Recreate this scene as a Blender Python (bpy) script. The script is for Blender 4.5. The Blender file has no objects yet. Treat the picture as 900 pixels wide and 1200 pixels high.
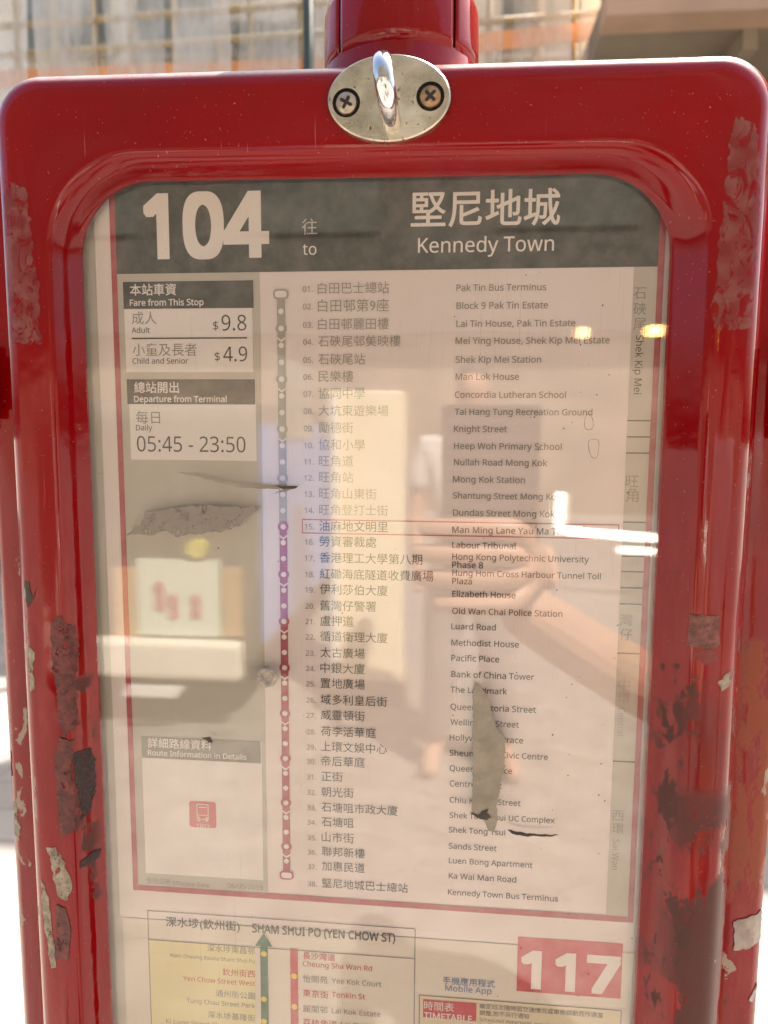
import bpy, bmesh, math, random
from mathutils import Vector, Matrix, noise
from mathutils.bvhtree import BVHTree

# ------------------------------------------------------------------ camera, sky, sun, exposure
S = bpy.context.scene
COL = S.collection
CAM = Vector((0.02873993, -0.27753904, 0.06772107))
FWD = Vector((-0.09281012, 0.98909339, -0.11437019)).normalized()
RIGHT = Vector((0.99554971, 0.09406868, 0.00564499)).normalized()
UP = RIGHT.cross(FWD).normalized()
FPX = 867.0
cd = bpy.data.cameras.new('camera')
cam = bpy.data.objects.new('camera', cd); COL.objects.link(cam)
cam.matrix_world = Matrix(((RIGHT.x, UP.x, -FWD.x, CAM.x), (RIGHT.y, UP.y, -FWD.y, CAM.y),
                           (RIGHT.z, UP.z, -FWD.z, CAM.z), (0, 0, 0, 1)))
cd.sensor_fit = 'VERTICAL'; cd.sensor_height = 36; cd.sensor_width = 27
cd.lens = FPX / 1200 * 36
cd.clip_start = 0.01; cd.clip_end = 400
cd.dof.use_dof = True; cd.dof.focus_distance = 0.279; cd.dof.aperture_fstop = 13
S.camera = cam

SUN_EL, SUN_AZ = 56.0, 38.0          # azimuth from +Y (behind the sign) towards +X
sd = bpy.data.lights.new('sun', 'SUN'); sd.energy = 4.2; sd.angle = math.radians(0.6); sd.color = (1, .93, .82)
sun = bpy.data.objects.new('sun', sd); COL.objects.link(sun)
el, az = math.radians(SUN_EL), math.radians(SUN_AZ)
to_sun = Vector((math.sin(az) * math.cos(el), math.cos(az) * math.cos(el), math.sin(el)))
sun.rotation_euler = to_sun.to_track_quat('Z', 'Y').to_euler()
wd = bpy.data.worlds.new('World'); S.world = wd; wd.use_nodes = True
nt = wd.node_tree; nt.nodes.clear()
sky = nt.nodes.new('ShaderNodeTexSky'); sky.sky_type = 'NISHITA'; sky.sun_disc = False
sky.sun_elevation = el; sky.sun_rotation = az; sky.dust_density = 5; sky.air_density = 1; sky.ozone_density = .6
bg = nt.nodes.new('ShaderNodeBackground'); bg.inputs[1].default_value = 0.08
wo = nt.nodes.new('ShaderNodeOutputWorld')
nt.links.new(sky.outputs[0], bg.inputs[0]); nt.links.new(bg.outputs[0], wo.inputs[0])
S.view_settings.view_transform = 'Standard'; S.view_settings.look = 'None'
S.view_settings.exposure = 2.14; S.view_settings.gamma = 1
S.cycles.max_bounces = 8; S.cycles.transparent_max_bounces = 12
S.cycles.sample_clamp_indirect = 6
S.cycles.caustics_reflective = False; S.cycles.caustics_refractive = False

random.seed(4)
GROUND = -1.36

# ------------------------------------------------------------------ measuring and mesh helpers
def P(px, py, Y=0.0):
    """point on the plane y = Y that was measured at pixel (px, py) of the photograph"""
    d = FWD * FPX + RIGHT * (px - 450) - UP * (py - 600)
    return CAM + d * ((Y - CAM.y) / d.y)
PANE_Y = -0.0035
def RP(px, py, Y):
    """point at depth Y (behind the camera) whose mirror image in the pane was measured at (px, py)"""
    q = P(px, py, 2 * PANE_Y - Y); return Vector((q.x, Y, q.z))

def link(name, me, mats=None, parent=None, smooth=False):
    o = bpy.data.objects.new(name, me); COL.objects.link(o)
    if mats is not None:
        for m in (mats if isinstance(mats, (list, tuple)) else [mats]): me.materials.append(m)
    if parent: o.parent = parent
    if smooth:
        for p in me.polygons: p.use_smooth = True
    return o
def tag(o, label, cat=None, group=None, kind=None):
    if label: o['label'] = label
    if cat: o['category'] = cat
    if group: o['group'] = group
    if kind: o['kind'] = kind
    return o
def thing(name, label, cat, loc=(0, 0, 0), group=None):
    o = bpy.data.objects.new(name, None); COL.objects.link(o); o.empty_display_size = .05
    o.location = loc
    return tag(o, label, cat, group)

class MB:
    def __init__(s): s.v = []; s.f = []; s.m = []
    def add(s, vs, fs, m=0):
        n = len(s.v); s.v += [tuple(p) for p in vs]
        s.f += [tuple(i + n for i in f) for f in fs]; s.m += [m] * len(fs)
    def box(s, a, b, m=0):
        x0, y0, z0 = a; x1, y1, z1 = b
        s.add([(x0, y0, z0), (x1, y0, z0), (x1, y1, z0), (x0, y1, z0), (x0, y0, z1), (x1, y0, z1), (x1, y1, z1), (x0, y1, z1)],
              [(0, 3, 2, 1), (4, 5, 6, 7), (0, 1, 5, 4), (1, 2, 6, 5), (2, 3, 7, 6), (3, 0, 4, 7)], m)
    def tube(s, pts, rad, n=10, m=0, cap=True):
        pts = [Vector(p) for p in pts]; rads = rad if isinstance(rad, (list, tuple)) else [rad] * len(pts)
        vs = []; fs = []; t0 = (pts[1] - pts[0]).normalized()
        u = t0.orthogonal().normalized()
        for i, p in enumerate(pts):
            t = (pts[min(i + 1, len(pts) - 1)] - pts[max(i - 1, 0)]).normalized()
            u = (u - t * u.dot(t)).normalized(); w = t.cross(u)
            for k in range(n):
                a = 2 * math.pi * k / n
                vs.append(p + (u * math.cos(a) + w * math.sin(a)) * rads[i])
        for i in range(len(pts) - 1):
            for k in range(n):
                fs.append((i * n + k, i * n + (k + 1) % n, (i + 1) * n + (k + 1) % n, (i + 1) * n + k))
        if cap:
            fs.append(tuple(range(n))[::-1]); fs.append(tuple((len(pts) - 1) * n + k for k in range(n)))
        s.add(vs, fs, m)
    def lathe(s, prof, c, n=48, a0=0, a1=2 * math.pi, m=0, close=True):
        """prof: (radius, z); axis vertical through c"""
        full = abs(a1 - a0 - 2 * math.pi) < 1e-6; k = n if full else n + 1
        vs = []; fs = []
        for r, z in prof:
            for i in range(k):
                a = a0 + (a1 - a0) * i / n
                vs.append((c[0] + r * math.cos(a), c[1] + r * math.sin(a), c[2] + z))
        for j in range(len(prof) - 1):
            for i in range(n):
                i2 = (i + 1) % k
                fs.append((j * k + i, j * k + i2, (j + 1) * k + i2, (j + 1) * k + i))
        s.add(vs, fs, m)
    def mesh(s, name):
        me = bpy.data.meshes.new(name); me.from_pydata(s.v, [], s.f)
        for p, m in zip(me.polygons, s.m): p.material_index = m
        me.update(); return me
    def build(s, name, mats=None, parent=None, smooth=False, angle=None):
        o = link(name, s.mesh(name), mats, parent, smooth)
        if angle is not None: o.data.set_sharp_from_angle(angle=math.radians(angle))
        return o
def bevel(o, w, seg=2):
    b = o.modifiers.new('bevel', 'BEVEL'); b.width = w; b.segments = seg; b.limit_method = 'ANGLE'; return o

# ------------------------------------------------------------------ materials
class N:
    def __init__(s, name):
        s.mat = bpy.data.materials.new(name); s.mat.use_nodes = True
        s.t = s.mat.node_tree; s.t.nodes.clear()
        s.out = s.t.nodes.new('ShaderNodeOutputMaterial')
    def n(s, typ, **kw):
        nd = s.t.nodes.new('ShaderNode' + typ)
        for k, v in kw.items():
            if k in nd.bl_rna.properties: setattr(nd, k, v)
        return nd
    def put(s, sock, v):
        if isinstance(v, bpy.types.NodeSocket): s.t.links.new(v, sock)
        elif isinstance(v, (tuple, list)) and len(v) == 3 and sock.type == 'RGBA': sock.default_value = (*v, 1)
        else: sock.default_value = v
    def co(s):
        if not hasattr(s, '_co'): s._co = s.n('TexCoord').outputs['Object']
        return s._co
    def mp(s, sc=(1, 1, 1), loc=(0, 0, 0)):
        m = s.n('Mapping'); s.put(m.inputs[0], s.co()); m.inputs['Scale'].default_value = sc; m.inputs['Location'].default_value = loc
        return m.outputs[0]
    def noise(s, scale, detail=4, rough=.55, vec=None, dist=0):
        m = s.n('TexNoise'); s.put(m.inputs['Vector'], vec if vec else s.co())
        m.inputs['Scale'].default_value = scale; m.inputs['Detail'].default_value = detail
        m.inputs['Roughness'].default_value = rough; m.inputs['Distortion'].default_value = dist
        return m.outputs[0]
    def ramp(s, v, a, b, lo=0., hi=1.):
        m = s.n('MapRange'); m.interpolation_type = 'SMOOTHSTEP'
        s.put(m.inputs[0], v); m.inputs[1].default_value = a; m.inputs[2].default_value = b
        m.inputs[3].default_value = lo; m.inputs[4].default_value = hi
        return m.outputs[0]
    def math(s, op, a, b=0.):
        m = s.n('Math', operation=op); s.put(m.inputs[0], a); s.put(m.inputs[1], b); return m.outputs[0]
    def mix(s, f, a, b):
        m = s.n('Mix', data_type='RGBA'); s.put(m.inputs[0], f); s.put(m.inputs[6], a); s.put(m.inputs[7], b); return m.outputs[2]
    def xyz(s):
        if not hasattr(s, '_x'):
            m = s.n('SeparateXYZ'); s.put(m.inputs[0], s.co()); s._x = m.outputs
        return s._x
    def region(s, x0, x1, z0, z1, soft=.006):
        x, _, z = s.xyz()
        a = s.math('MULTIPLY', s.ramp(x, x0 - soft, x0 + soft), s.ramp(x, x1 - soft, x1 + soft, 1, 0))
        b = s.math('MULTIPLY', s.ramp(z, z0 - soft, z0 + soft), s.ramp(z, z1 - soft, z1 + soft, 1, 0))
        return s.math('MULTIPLY', a, b)
    def bump(s, h, strength=.2, dist=.001):
        m = s.n('Bump'); s.put(m.inputs['Height'], h); m.inputs['Strength'].default_value = strength
        m.inputs['Distance'].default_value = dist; return m.outputs[0]
    def bsdf(s, color, rough=.5, metal=0., normal=None, coat=0., spec=.5, emit=None, estr=0., alpha=None, crough=.05):
        b = s.n('BsdfPrincipled'); i = b.inputs
        s.put(i['Base Color'], color); s.put(i['Roughness'], rough); s.put(i['Metallic'], metal)
        s.put(i['Coat Weight'], coat); s.put(i['Coat Roughness'], crough); s.put(i['Specular IOR Level'], spec)
        if normal: s.put(i['Normal'], normal); s.put(i['Coat Normal'], normal)
        if emit: s.put(i['Emission Color'], emit); s.put(i['Emission Strength'], estr)
        if alpha is not None: s.put(i['Alpha'], alpha)
        s.t.links.new(b.outputs[0], s.out.inputs[0]); return s.mat

def sc3(c, k): return tuple(min(1, x * k) for x in c)
def surf(name, c, rough=.5, var=.15, scale=40, metal=0., bump=0., bscale=None, coat=0.):
    m = N(name); nz = m.noise(scale)
    f = m.ramp(nz, .3, .7)
    nrm = m.bump(m.noise(bscale or scale * 3, 6), bump, .002) if bump else None
    rr = m.ramp(m.noise(scale * .7), .3, .7, max(.02, rough * .8), min(1, rough * 1.2))
    return m.bsdf(m.mix(f, sc3(c, 1 - var), sc3(c, 1 + var * .6)), rr, metal, nrm, coat)
INKS = {}
def ink(c, key):
    if key not in INKS:
        m = N('ink_' + key)
        f = m.ramp(m.noise(120, 5, .6), .25, .8)
        # sun-faded print: the ink is thinner where the speckle is strong
        INKS[key] = m.bsdf(m.mix(m.math('MULTIPLY', f, .14), c, (.72, .66, .6)), .6)
    return INKS[key]

PAPER = (.82, .725, .70)
def paper_mat(name, c, seed):
    m = N(name)
    v = m.mp((1, 1, .35), (seed, seed * .3, 0))
    st = m.ramp(m.noise(14, 5, .6, v), .45, .8)
    sp = m.ramp(m.noise(420, 2, .5), .72, .78)
    col = m.mix(m.math('MULTIPLY', st, .35), c, (c[0] * .86, c[1] * .80, c[2] * .70))
    col = m.mix(m.math('MULTIPLY', sp, .35), col, (.25, .2, .15))
    return m.bsdf(col, .6, normal=m.bump(m.noise(22, 2, .5, v), .25, .004))
M_paper = paper_mat('notice_paper', PAPER, 0)
M_paper2 = paper_mat('map_paper', (.79, .71, .62), 3)
M_board = paper_mat('backing_board', (.72, .66, .58), 7)

# red gloss paint with worn, grimy and scuffed places
def red_paint(name, base=(.24, .0006, .0025), wear=True):
    m = N(name)
    big = m.ramp(m.noise(9, 4, .6), .35, .75)
    col = m.mix(m.math('MULTIPLY', big, .6), base, (base[0] * .60, base[1] * 1.2, base[2] * .9))
    rough = m.ramp(m.noise(18, 5, .6), .3, .8, .04, .15)
    fine = m.noise(260, 4, .6)
    if wear:
        nz = m.noise(58, 9, .70, m.mp((1, 1, .62)), .25)
        nz2 = m.noise(95, 8, .70, m.mp((1, 1, .6), (.3, 0, .7)), .2)
        # chalky faded paint in runs down the sides
        fade = m.math('MULTIPLY', m.ramp(m.noise(30, 6, .65, m.mp((1, 1, .22), (.2, 0, .1))), .50, .62), m.region(-.2, .2, -.45, .03, .03))
        col = m.mix(m.math('MULTIPLY', fade, .35), col, (.34, .05, .035))
        # dark brown grime on the lower right upright
        g = m.region(.110, .136, -.22, -.062, .006)
        g = m.math('MULTIPLY', g, m.ramp(nz, .462, .485))
        g1 = m.math('MULTIPLY', m.region(.104, .118, -.16, -.02, .003), m.ramp(nz2, .52, .545))
        g2 = m.math('MULTIPLY', m.region(-.121, -.112, -.125, -.03, .002), m.ramp(nz2, .53, .57))
        g3 = m.math('MULTIPLY', m.region(-.165, .165, -.45, .0, .03), m.ramp(nz, .66, .69))
        g4 = m.math('MULTIPLY', m.region(.13, .17, -.2, .06, .004), m.ramp(nz2, .56, .62))
        for q in (g, g1, g2, g3, g4):
            col = m.mix(m.math('MULTIPLY', q, .88), col, (.055, .018, .014)); rough = m.math('MAXIMUM', rough, m.math('MULTIPLY', q, .5))
        st = m.math('MULTIPLY', m.region(.1125, .129, -.085, -.028, .006), m.ramp(m.noise(35, 5, .6), .32, .5))
        col = m.mix(m.math('MULTIPLY', st, .6), col, (.13, .012, .010))
        ru = m.math('MULTIPLY', m.region(.1425, .162, -.13, -.015, .004), m.ramp(m.noise(70, 7, .7, m.mp((1.6, 1, .5))), .44, .54))
        col = m.mix(m.math('MULTIPLY', ru, .8), col, (.26, .065, .026)); rough = m.math('MAXIMUM', rough, m.math('MULTIPLY', ru, .6))
        sp = m.math('MULTIPLY', m.ramp(m.noise(330, 5, .7), .66, .70), m.region(-.2, .2, -.45, .06, .05))
        col = m.mix(m.math('MULTIPLY', sp, .8), col, (.04, .014, .012))
        # bare grey-white scuffs on the edges
        wx = m.math('ADD', m.math('ADD', m.region(-.140, -.134, -.2, .03, .0015), m.region(-.17, -.15, -.16, .01, .003)), m.math('ADD', m.region(.128, .134, -.16, -.02, .002), m.region(.14, .17, -.2, -.02, .003)))
        w = m.math('MULTIPLY', wx, m.ramp(m.noise(60, 6, .6, m.mp((1.3, 1, .7), (.5, 0, .2)), .6), .60, .625))
        col = m.mix(m.math('MULTIPLY', w, .85), col, (.38, .34, .27)); rough = m.math('MAXIMUM', rough, m.math('MULTIPLY', w, .6))
        # fine scratches
        scr = m.math('MULTIPLY', m.ramp(m.noise(700, 2, .5, m.mp((1, 1, .03), (0, 0, .4))), .70, .76), m.ramp(m.noise(20, 3), .5, .65))
        col = m.mix(m.math('MULTIPLY', scr, .25), col, (.75, .4, .36))
    ge = m.n('NewGeometry'); se = m.n('SeparateXYZ'); m.put(se.inputs[0], ge.outputs['Normal'])
    top = m.math('MULTIPLY', m.ramp(se.outputs[2], .35, .85), m.ramp(m.noise(120, 5, .6), .2, .7, .45, .85))   # dust on upward faces; its pale tone also paints the sky highlight
    col = m.mix(top, col, (.46, .37, .35)); rough = m.math('MAXIMUM', rough, m.math('MULTIPLY', top, .45))
    dust = m.ramp(m.noise(900, 2, .5), .70, .76)
    col = m.mix(m.math('MULTIPLY', dust, .2), col, (.6, .4, .36))
    h = m.math('ADD', m.math('MULTIPLY', m.noise(28, 3), 1.), m.math('MULTIPLY', fine, .05))
    return m.bsdf(col, rough, 0, m.bump(h, .14, .003), spec=.36)
M_red = red_paint('worn_red_paint')
M_red2 = red_paint('dull_red_paint', (.22, .0012, .003), False)
M_dark = surf('dark_recess', (.025, .02, .018), .7)
_m = N('tarnished_plate'); _c = _m.mix(_m.ramp(_m.noise(55, 6, .6), .35, .7), (.66, .61, .49), (.44, .40, .31))
_c = _m.mix(_m.ramp(_m.noise(420, 5, .65), .60, .68), _c, (.10, .07, .045))
M_plate = _m.bsdf(_c, _m.ramp(_m.noise(140, 5), .3, .7, .25, .5), 1., _m.bump(_m.noise(500, 4, .6, _m.mp((.2, 1, 1))), .25, .0006))
M_chrome = surf('polished_steel', (.75, .75, .76), .09, .1, 60, 1.)
M_screw = surf('rusty_screw', (.40, .26, .15), .42, .4, 200, .9, .3, 500)
M_screw2 = surf('dull_screw', (.55, .48, .38), .38, .3, 200, .9, .3, 500)
M_pole = surf('grey_pole', (.22, .22, .22), .4, .2, 30, .6)
M_ironrust = surf('rusty_latch', (.07, .045, .03), .6, .5, 200, .3, .4)

# acrylic pane: clear sheet, faint dirt and fine vertical scratches
m = N('scratched_acrylic')
lw = m.n('LayerWeight'); lw.inputs[0].default_value = .5
fres = m.math('ADD', .047, m.math('MULTIPLY', .953, m.math('POWER', lw.outputs['Facing'], 5.)))   # same on both faces of the sheet
tr = m.n('BsdfTransparent'); tr.inputs[0].default_value = (.985, .98, .965, 1)
gl = m.n('BsdfGlossy'); gl.inputs['Roughness'].default_value = .012
sh = m.noise(1500, 3, .6, m.mp((1, 1, .016)))
wv = m.noise(9, 2, .4)
m.put(gl.inputs['Normal'], m.bump(m.math('ADD', m.math('MULTIPLY', sh, .04), wv), .05, .0016))
df = m.n('BsdfDiffuse'); df.inputs[0].default_value = (.62, .55, .46, 1)
mx = m.n('MixShader'); m.put(mx.inputs[0], m.math('MULTIPLY', fres, 1.7)); m.t.links.new(tr.outputs[0], mx.inputs[1]); m.t.links.new(gl.outputs[0], mx.inputs[2])
mx2 = m.n('MixShader')
scr = m.ramp(m.noise(2200, 2, .5, m.mp((1, 1, .012), (.1, 0, .3))), .60, .80, 0, .10)
film = m.ramp(m.noise(16, 5, .6), .35, .8, .005, .03)
spk = m.ramp(m.noise(620, 2, .5, m.mp((1, 1, 1), (.2, .4, .1))), .765, .80, 0, .75)
m.put(mx2.inputs[0], m.math('MAXIMUM', m.math('ADD', m.math('MULTIPLY', scr, m.ramp(m.noise(25, 3), .45, .65)), film), 0.))
m.t.links.new(mx.outputs[0], mx2.inputs[1]); m.t.links.new(df.outputs[0], mx2.inputs[2])
m.t.links.new(mx2.outputs[0], m.out.inputs[0])
M_pane = m.mat

# ------------------------------------------------------------------ ground
m = N('pavement')
bk = m.n('TexBrick'); m.put(bk.inputs['Vector'], m.co()); bk.inputs['Scale'].default_value = 1
bk.inputs['Brick Width'].default_value = .4; bk.inputs['Row Height'].default_value = .2; bk.inputs['Mortar Size'].default_value = .006
m.put(bk.inputs['Color1'], (.33, .30, .26)); m.put(bk.inputs['Color2'], (.28, .25, .22)); m.put(bk.inputs['Mortar'], (.2, .18, .15))
M_ground = m.bsdf(m.mix(m.ramp(m.noise(2, 6), .3, .8, 0, .5), bk.outputs[0], (.23, .21, .18)), .8, normal=m.bump(m.noise(60, 6), .3, .004))
b = MB(); b.add([(-60, -60, GROUND), (60, -60, GROUND), (60, 60, GROUND), (-60, 60, GROUND)], [(0, 1, 2, 3)])
tag(b.build('pavement', M_ground), 'pale concrete block pavement bright in the sun around the sign', kind='structure')

b = MB(); b.add([(-60, -11.2, GROUND + .004), (60, -11.2, GROUND + .004), (60, -.62, GROUND + .004), (-60, -.62, GROUND + .004)], [(0, 1, 2, 3)])
tag(b.build('road', surf('asphalt', (.25, .228, .205), .8, .25, 8, 0, .3, 90)), 'grey asphalt road behind the pavement edge', kind='structure')

# ------------------------------------------------------------------ the sign box
sign = thing('bus_stop_sign', 'worn glossy red bus stop case with rounded window on a grey post', 'bus stop sign', (0.0054, .03, GROUND))
SL = Vector(sign.location)
def part(o, par=None):
    """parent to the sign keeping the world place"""
    o.parent = par or sign
    if par is None: o.location = -SL
    return o

def rrect(xl, xr, zt, zb, r, y, seg=12, tilt=True):
    pts = []
    for cx, cz, a0 in ((xr - r, zt - r, 0), (xl + r, zt - r, 90), (xl + r, zb + r, 180), (xr - r, zb + r, 270)):
        for k in range(seg + 1):
            a = math.radians(a0 + 90 * k / seg)
            pts.append([cx + r * math.cos(a), y, cz + r * math.sin(a)])
    # straight runs get extra points so the surface can bow a little
    out = []
    for i, p in enumerate(pts):
        q = pts[(i + 1) % len(pts)]; out.append(p)
        d = math.dist(p, q); k = int(d / .012)
        for j in range(1, k): out.append([p[t] + (q[t] - p[t]) * j / k for t in range(3)])
    if tilt:
        for p in out:
            w = max(0, min(1, (p[2] + .05) / .23)); p[2] -= .0090 * (p[0] + .002) * w
    return out
def loft(rings, name, mat, capped=False):
    """rings all carry the same number of points after resampling"""
    n = 240; R = []
    for r in rings:
        L = [0]
        for i in range(len(r)): L.append(L[-1] + math.dist(r[i], r[(i + 1) % len(r)]))
        R.append((r, L))
    # equal topology: sample by corner-aligned index (12-seg corners + fixed straight runs)
    b = MB(); k = len(rings[0]); fs = []
    vs = [p for r in rings for p in r]
    for j in range(len(rings) - 1):
        for i in range(k):
            fs.append((j * k + i, j * k + (i + 1) % k, (j + 1) * k + (i + 1) % k, (j + 1) * k + i))
    if capped: fs.append(tuple((len(rings) - 1) * k + i for i in range(k)))
    b.add(vs, fs); return b
def rrect_n(xl, xr, zt, zb, r, y, seg=12, nh=18, nv=40, tilt=True):
    pts = []
    cs = ((xr - r, zt - r, 0, nh), (xl + r, zt - r, 90, nv), (xl + r, zb + r, 180, nh), (xr - r, zb + r, 270, nv))
    arcs = []
    for cx, cz, a0, _ in cs:
        arcs.append([[cx + r * math.cos(math.radians(a0 + 90 * k / seg)), y, cz + r * math.sin(math.radians(a0 + 90 * k / seg))] for k in range(seg + 1)])
    for i, (_, _, _, n) in enumerate(cs):
        pts += arcs[i]; p, q = arcs[i][-1], arcs[(i + 1) % 4][0]
        for j in range(1, n): pts.append([p[t] + (q[t] - p[t]) * j / n for t in range(3)])
    if tilt:
        for p in pts:
            w = max(0, min(1, (p[2] + .05) / .23)); p[2] -= .0090 * (p[0] + .002) * w
    return pts
ZB = -.40
# control rings: xl, xr, zt, zb, corner radius, y
ctl = [(-.1512, .1408, .1990, ZB - .010, .0230, .0130),
       (-.1463, .1375, .1955, ZB - .006, .0205, .0040),
       (-.1408, .1335, .1925, ZB - .002, .0175, -.0045),
       (-.1385, .1312, .1908, ZB, .0165, -.0085),
       (-.1364, .1293, .1890, ZB + .0015, .0160, -.0115),
       (-.1330, .1262, .1860, ZB + .004, .0160, -.0138),
       (-.1265, .1208, .1795, ZB + .010, .0200, -.0148),
       (-.1205, .1160, .1655, ZB + .022, .0325, -.0150),
       (-.1180, .1130, .1615, ZB + .026, .0335, -.0143),
       (-.1158, .1102, .1592, ZB + .029, .0330, -.0118),
       (-.1136, .1070, .1575, ZB + .032, .0310, -.0082),
       (-.1118, .1045, .1567, ZB + .034, .0290, -.0058),
       (-.1104, .1022, .1557, ZB + .035, .0275, -.0040)]
def catmull(c, sub=4):
    out = []
    for i in range(len(c) - 1):
        p0, p1, p2, p3 = c[max(i - 1, 0)], c[i], c[i + 1], c[min(i + 2, len(c) - 1)]
        for s in range(sub):
            t = s / sub
            out.append(tuple(.5 * (2 * b_ + (c_ - a_) * t + (2 * a_ - 5 * b_ + 4 * c_ - d_) * t * t + (3 * b_ - a_ - 3 * c_ + d_) * t ** 3)
                             for a_, b_, c_, d_ in zip(p0, p1, p2, p3)))
    return out + [c[-1]]
fb = loft([rrect_n(*r) for r in catmull(ctl)], 'front_frame', M_red)
frame = part(fb.build('front_frame', M_red, smooth=True))
FRAME_BVH = BVHTree.FromPolygons([Vector(v) for v in fb.v], fb.f)

rear = [(-.1478, .1386, .1970, ZB - .008, .045, .0120), (-.1478, .1386, .1970, ZB - .008, .045, .0155),
        (-.1515, .1422, .1985, ZB - .012, .052, .0160), (-.1610, .1540, .1995, ZB - .020, .060, .0166),
        (-.1645, .1575, .2000, ZB - .024, .063, .0185), (-.1662, .1592, .2005, ZB - .026, .065, .0225),
        (-.1662, .1592, .2015, ZB - .026, .065, .0500), (-.1640, .1570, .1990, ZB - .024, .062, .0580), (-.1550, .1490, .1900, ZB - .016, .055, .0620)]
rb = loft([rrect_n(*r) for r in rear], 'rear_body', M_red, True)
part(tag(rb.build('rear_body', M_red, smooth=True, angle=50), 'chipped darker red rear half of the case'))
REAR_BVH = BVHTree.FromPolygons([Vector(v) for v in rb.v], rb.f)
# dark strips laid in the seam gap, its shade put into their colour
for xx in (-.1487, .1395):
    b = MB(); b.box((xx - .0007, .0128, ZB + .02), (xx + .0007, .0160, .15)); part(b.build('seam_dark_strip', M_dark))
# pane, backing board
r = rrect_n(-.1135, .1060, .1590, ZB + .033, .028, -.0050)
def slab(y0, y1, name, mat, inset=0):
    a = rrect_n(-.1160 + inset, .1085 - inset, .1610 - inset, ZB + .030 + inset, .028, y0); c = [[p[0], y1, p[2]] for p in a]
    k = len(a); b = MB(); b.add(a + c, [tuple(range(k))[::-1], tuple(range(k, 2 * k))] + [(i, (i + 1) % k, k + (i + 1) % k, k + i) for i in range(k)])
    return part(b.build(name, mat))
slab(-.0045, -.0020, 'window_pane', M_pane)
slab(.0012, .0040, 'backing_board', M_board)
# latches on the sides
def latch(x0, x1, z0, z1, name='side_latch'):
    b = MB(); b.box((x0, .0120, z0), (x1, .0230, z1)); b.tube([(x0 * .5 + x1 * .5, .0115, z0 + .004), (x0 * .5 + x1 * .5, .0115, z1 - .004)], .0035, 10)
    return bevel(part(b.build(name, M_ironrust)), .001)
latch(.1480, .1570, .064, .098); latch(-.1655, -.1600, .070, .100)

# collar round the post: domed base, three clamp segments with dark gaps
CX, CY = .0056, .031
b = MB()
b.lathe([(.0299, .0110), (.0304, .0080), (.0310, .0050), (.0320, .0010), (.0325, -.0100)], (CX, CY, .1935), 64)
part(b.build('collar_base', M_red2, smooth=True))
CH = .0355
prof = [(.0275, .010), (.0300, .0105), (.0302, .016), (.0301, CH - .0055), (.0295, CH - .0025), (.0272, CH - .0008), (.0245, CH), (.0215, CH)]
gap = 1.6
def ang(px, Yq):  # angle on the collar for a groove seen at pixel column px
    best = None
    for k in range(-900, 900):
        a = math.radians(-90 + k * .1); p = Vector((CX + .03 * math.cos(a), CY + .03 * math.sin(a), .215))
        d = p - CAM; col = 450 + FPX * d.dot(RIGHT) / d.dot(FWD)
        if best is None or abs(col - px) < best[0]: best = (abs(col - px), -90 + k * .1)
    return best[1]
aL, aR = ang(398, 0), ang(533, 0)
b = MB(); b.lathe([(.0286, .009), (.0286, CH - .004), (.0262, CH - .002), (.0205, CH - .002)], (CX, CY, .1935), 64); part(b.build('collar_core', M_dark, smooth=True))
for a0, a1 in ((aL + gap, aR - gap), (aR + gap, 75), (75 + gap, 360 + aL - gap)):
    b = MB(); b.lathe(prof, (CX, CY, .1935), 40, math.radians(a0), math.radians(a1))
    o = part(b.build('collar_segment', M_red2, smooth=True)); so = o.modifiers.new('thick', 'SOLIDIFY'); so.thickness = .0014; so.offset = -1
b = MB(); b.lathe([(.0207, -.01), (.0207, .0372 + .9), (.0, .0372 + .9)], (CX, CY, .1935), 40); part(b.build('post', M_pole, smooth=True, angle=40))
b = MB(); b.lathe([(.0207, GROUND - .0 - .1935), (.0207, ZB - .015 - .1935)], (CX, CY, .1935), 40)
b.lathe([(.0, .02), (.10, .02), (.11, .0)], (CX, CY, GROUND), 40); part(b.build('lower_post', M_pole, smooth=True, angle=40))

# lock plate with staple and two screws
FY = -.0149
c0 = P(456, 117, FY - .001)
def hit_front(x, z, bvh=None):
    q = (bvh or FRAME_BVH).ray_cast(Vector((x, -.2, z)), Vector((0, 1, 0)))
    return q[0]
b = MB(); k = 72; rx, rz = .0206, .01385
ringsy = [(1.0, -.0125), (1.0, -.0156), (.985, -.01605), (.965, -.0162)]
for s_, y_ in ringsy:
    pass
screws = [P(406.5, 122.5, -.0162), P(504.5, 115, -.0162)]
bm = bmesh.new()
outer = [bm.verts.new((c0.x + rx * .975 * math.cos(2 * math.pi * i / k), -.0162, c0.z + rz * .97 * math.sin(2 * math.pi * i / k))) for i in range(k)]
edges = [bm.edges.new((outer[i], outer[(i + 1) % k])) for i in range(k)]
HR = .0047
holes = []
for s_ in screws:
    h = [bm.verts.new((s_.x + HR * math.cos(2 * math.pi * i / 28), -.0162, s_.z + HR * math.sin(2 * math.pi * i / 28))) for i in range(28)]
    holes.append(h); edges += [bm.edges.new((h[i], h[(i + 1) % 28])) for i in range(28)]
bmesh.ops.triangle_fill(bm, use_beauty=True, edges=edges)
o1 = [bm.verts.new((c0.x + rx * math.cos(2 * math.pi * i / k), -.0157, c0.z + rz * math.sin(2 * math.pi * i / k))) for i in range(k)]
o2 = [bm.verts.new((c0.x + rx * math.cos(2 * math.pi * i / k), -.0110, c0.z + rz * math.sin(2 * math.pi * i / k))) for i in range(k)]
for A_, B_ in ((outer, o1), (o1, o2)):
    for i in range(k): bm.faces.new((A_[i], A_[(i + 1) % k], B_[(i + 1) % k], B_[i]))
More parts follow.
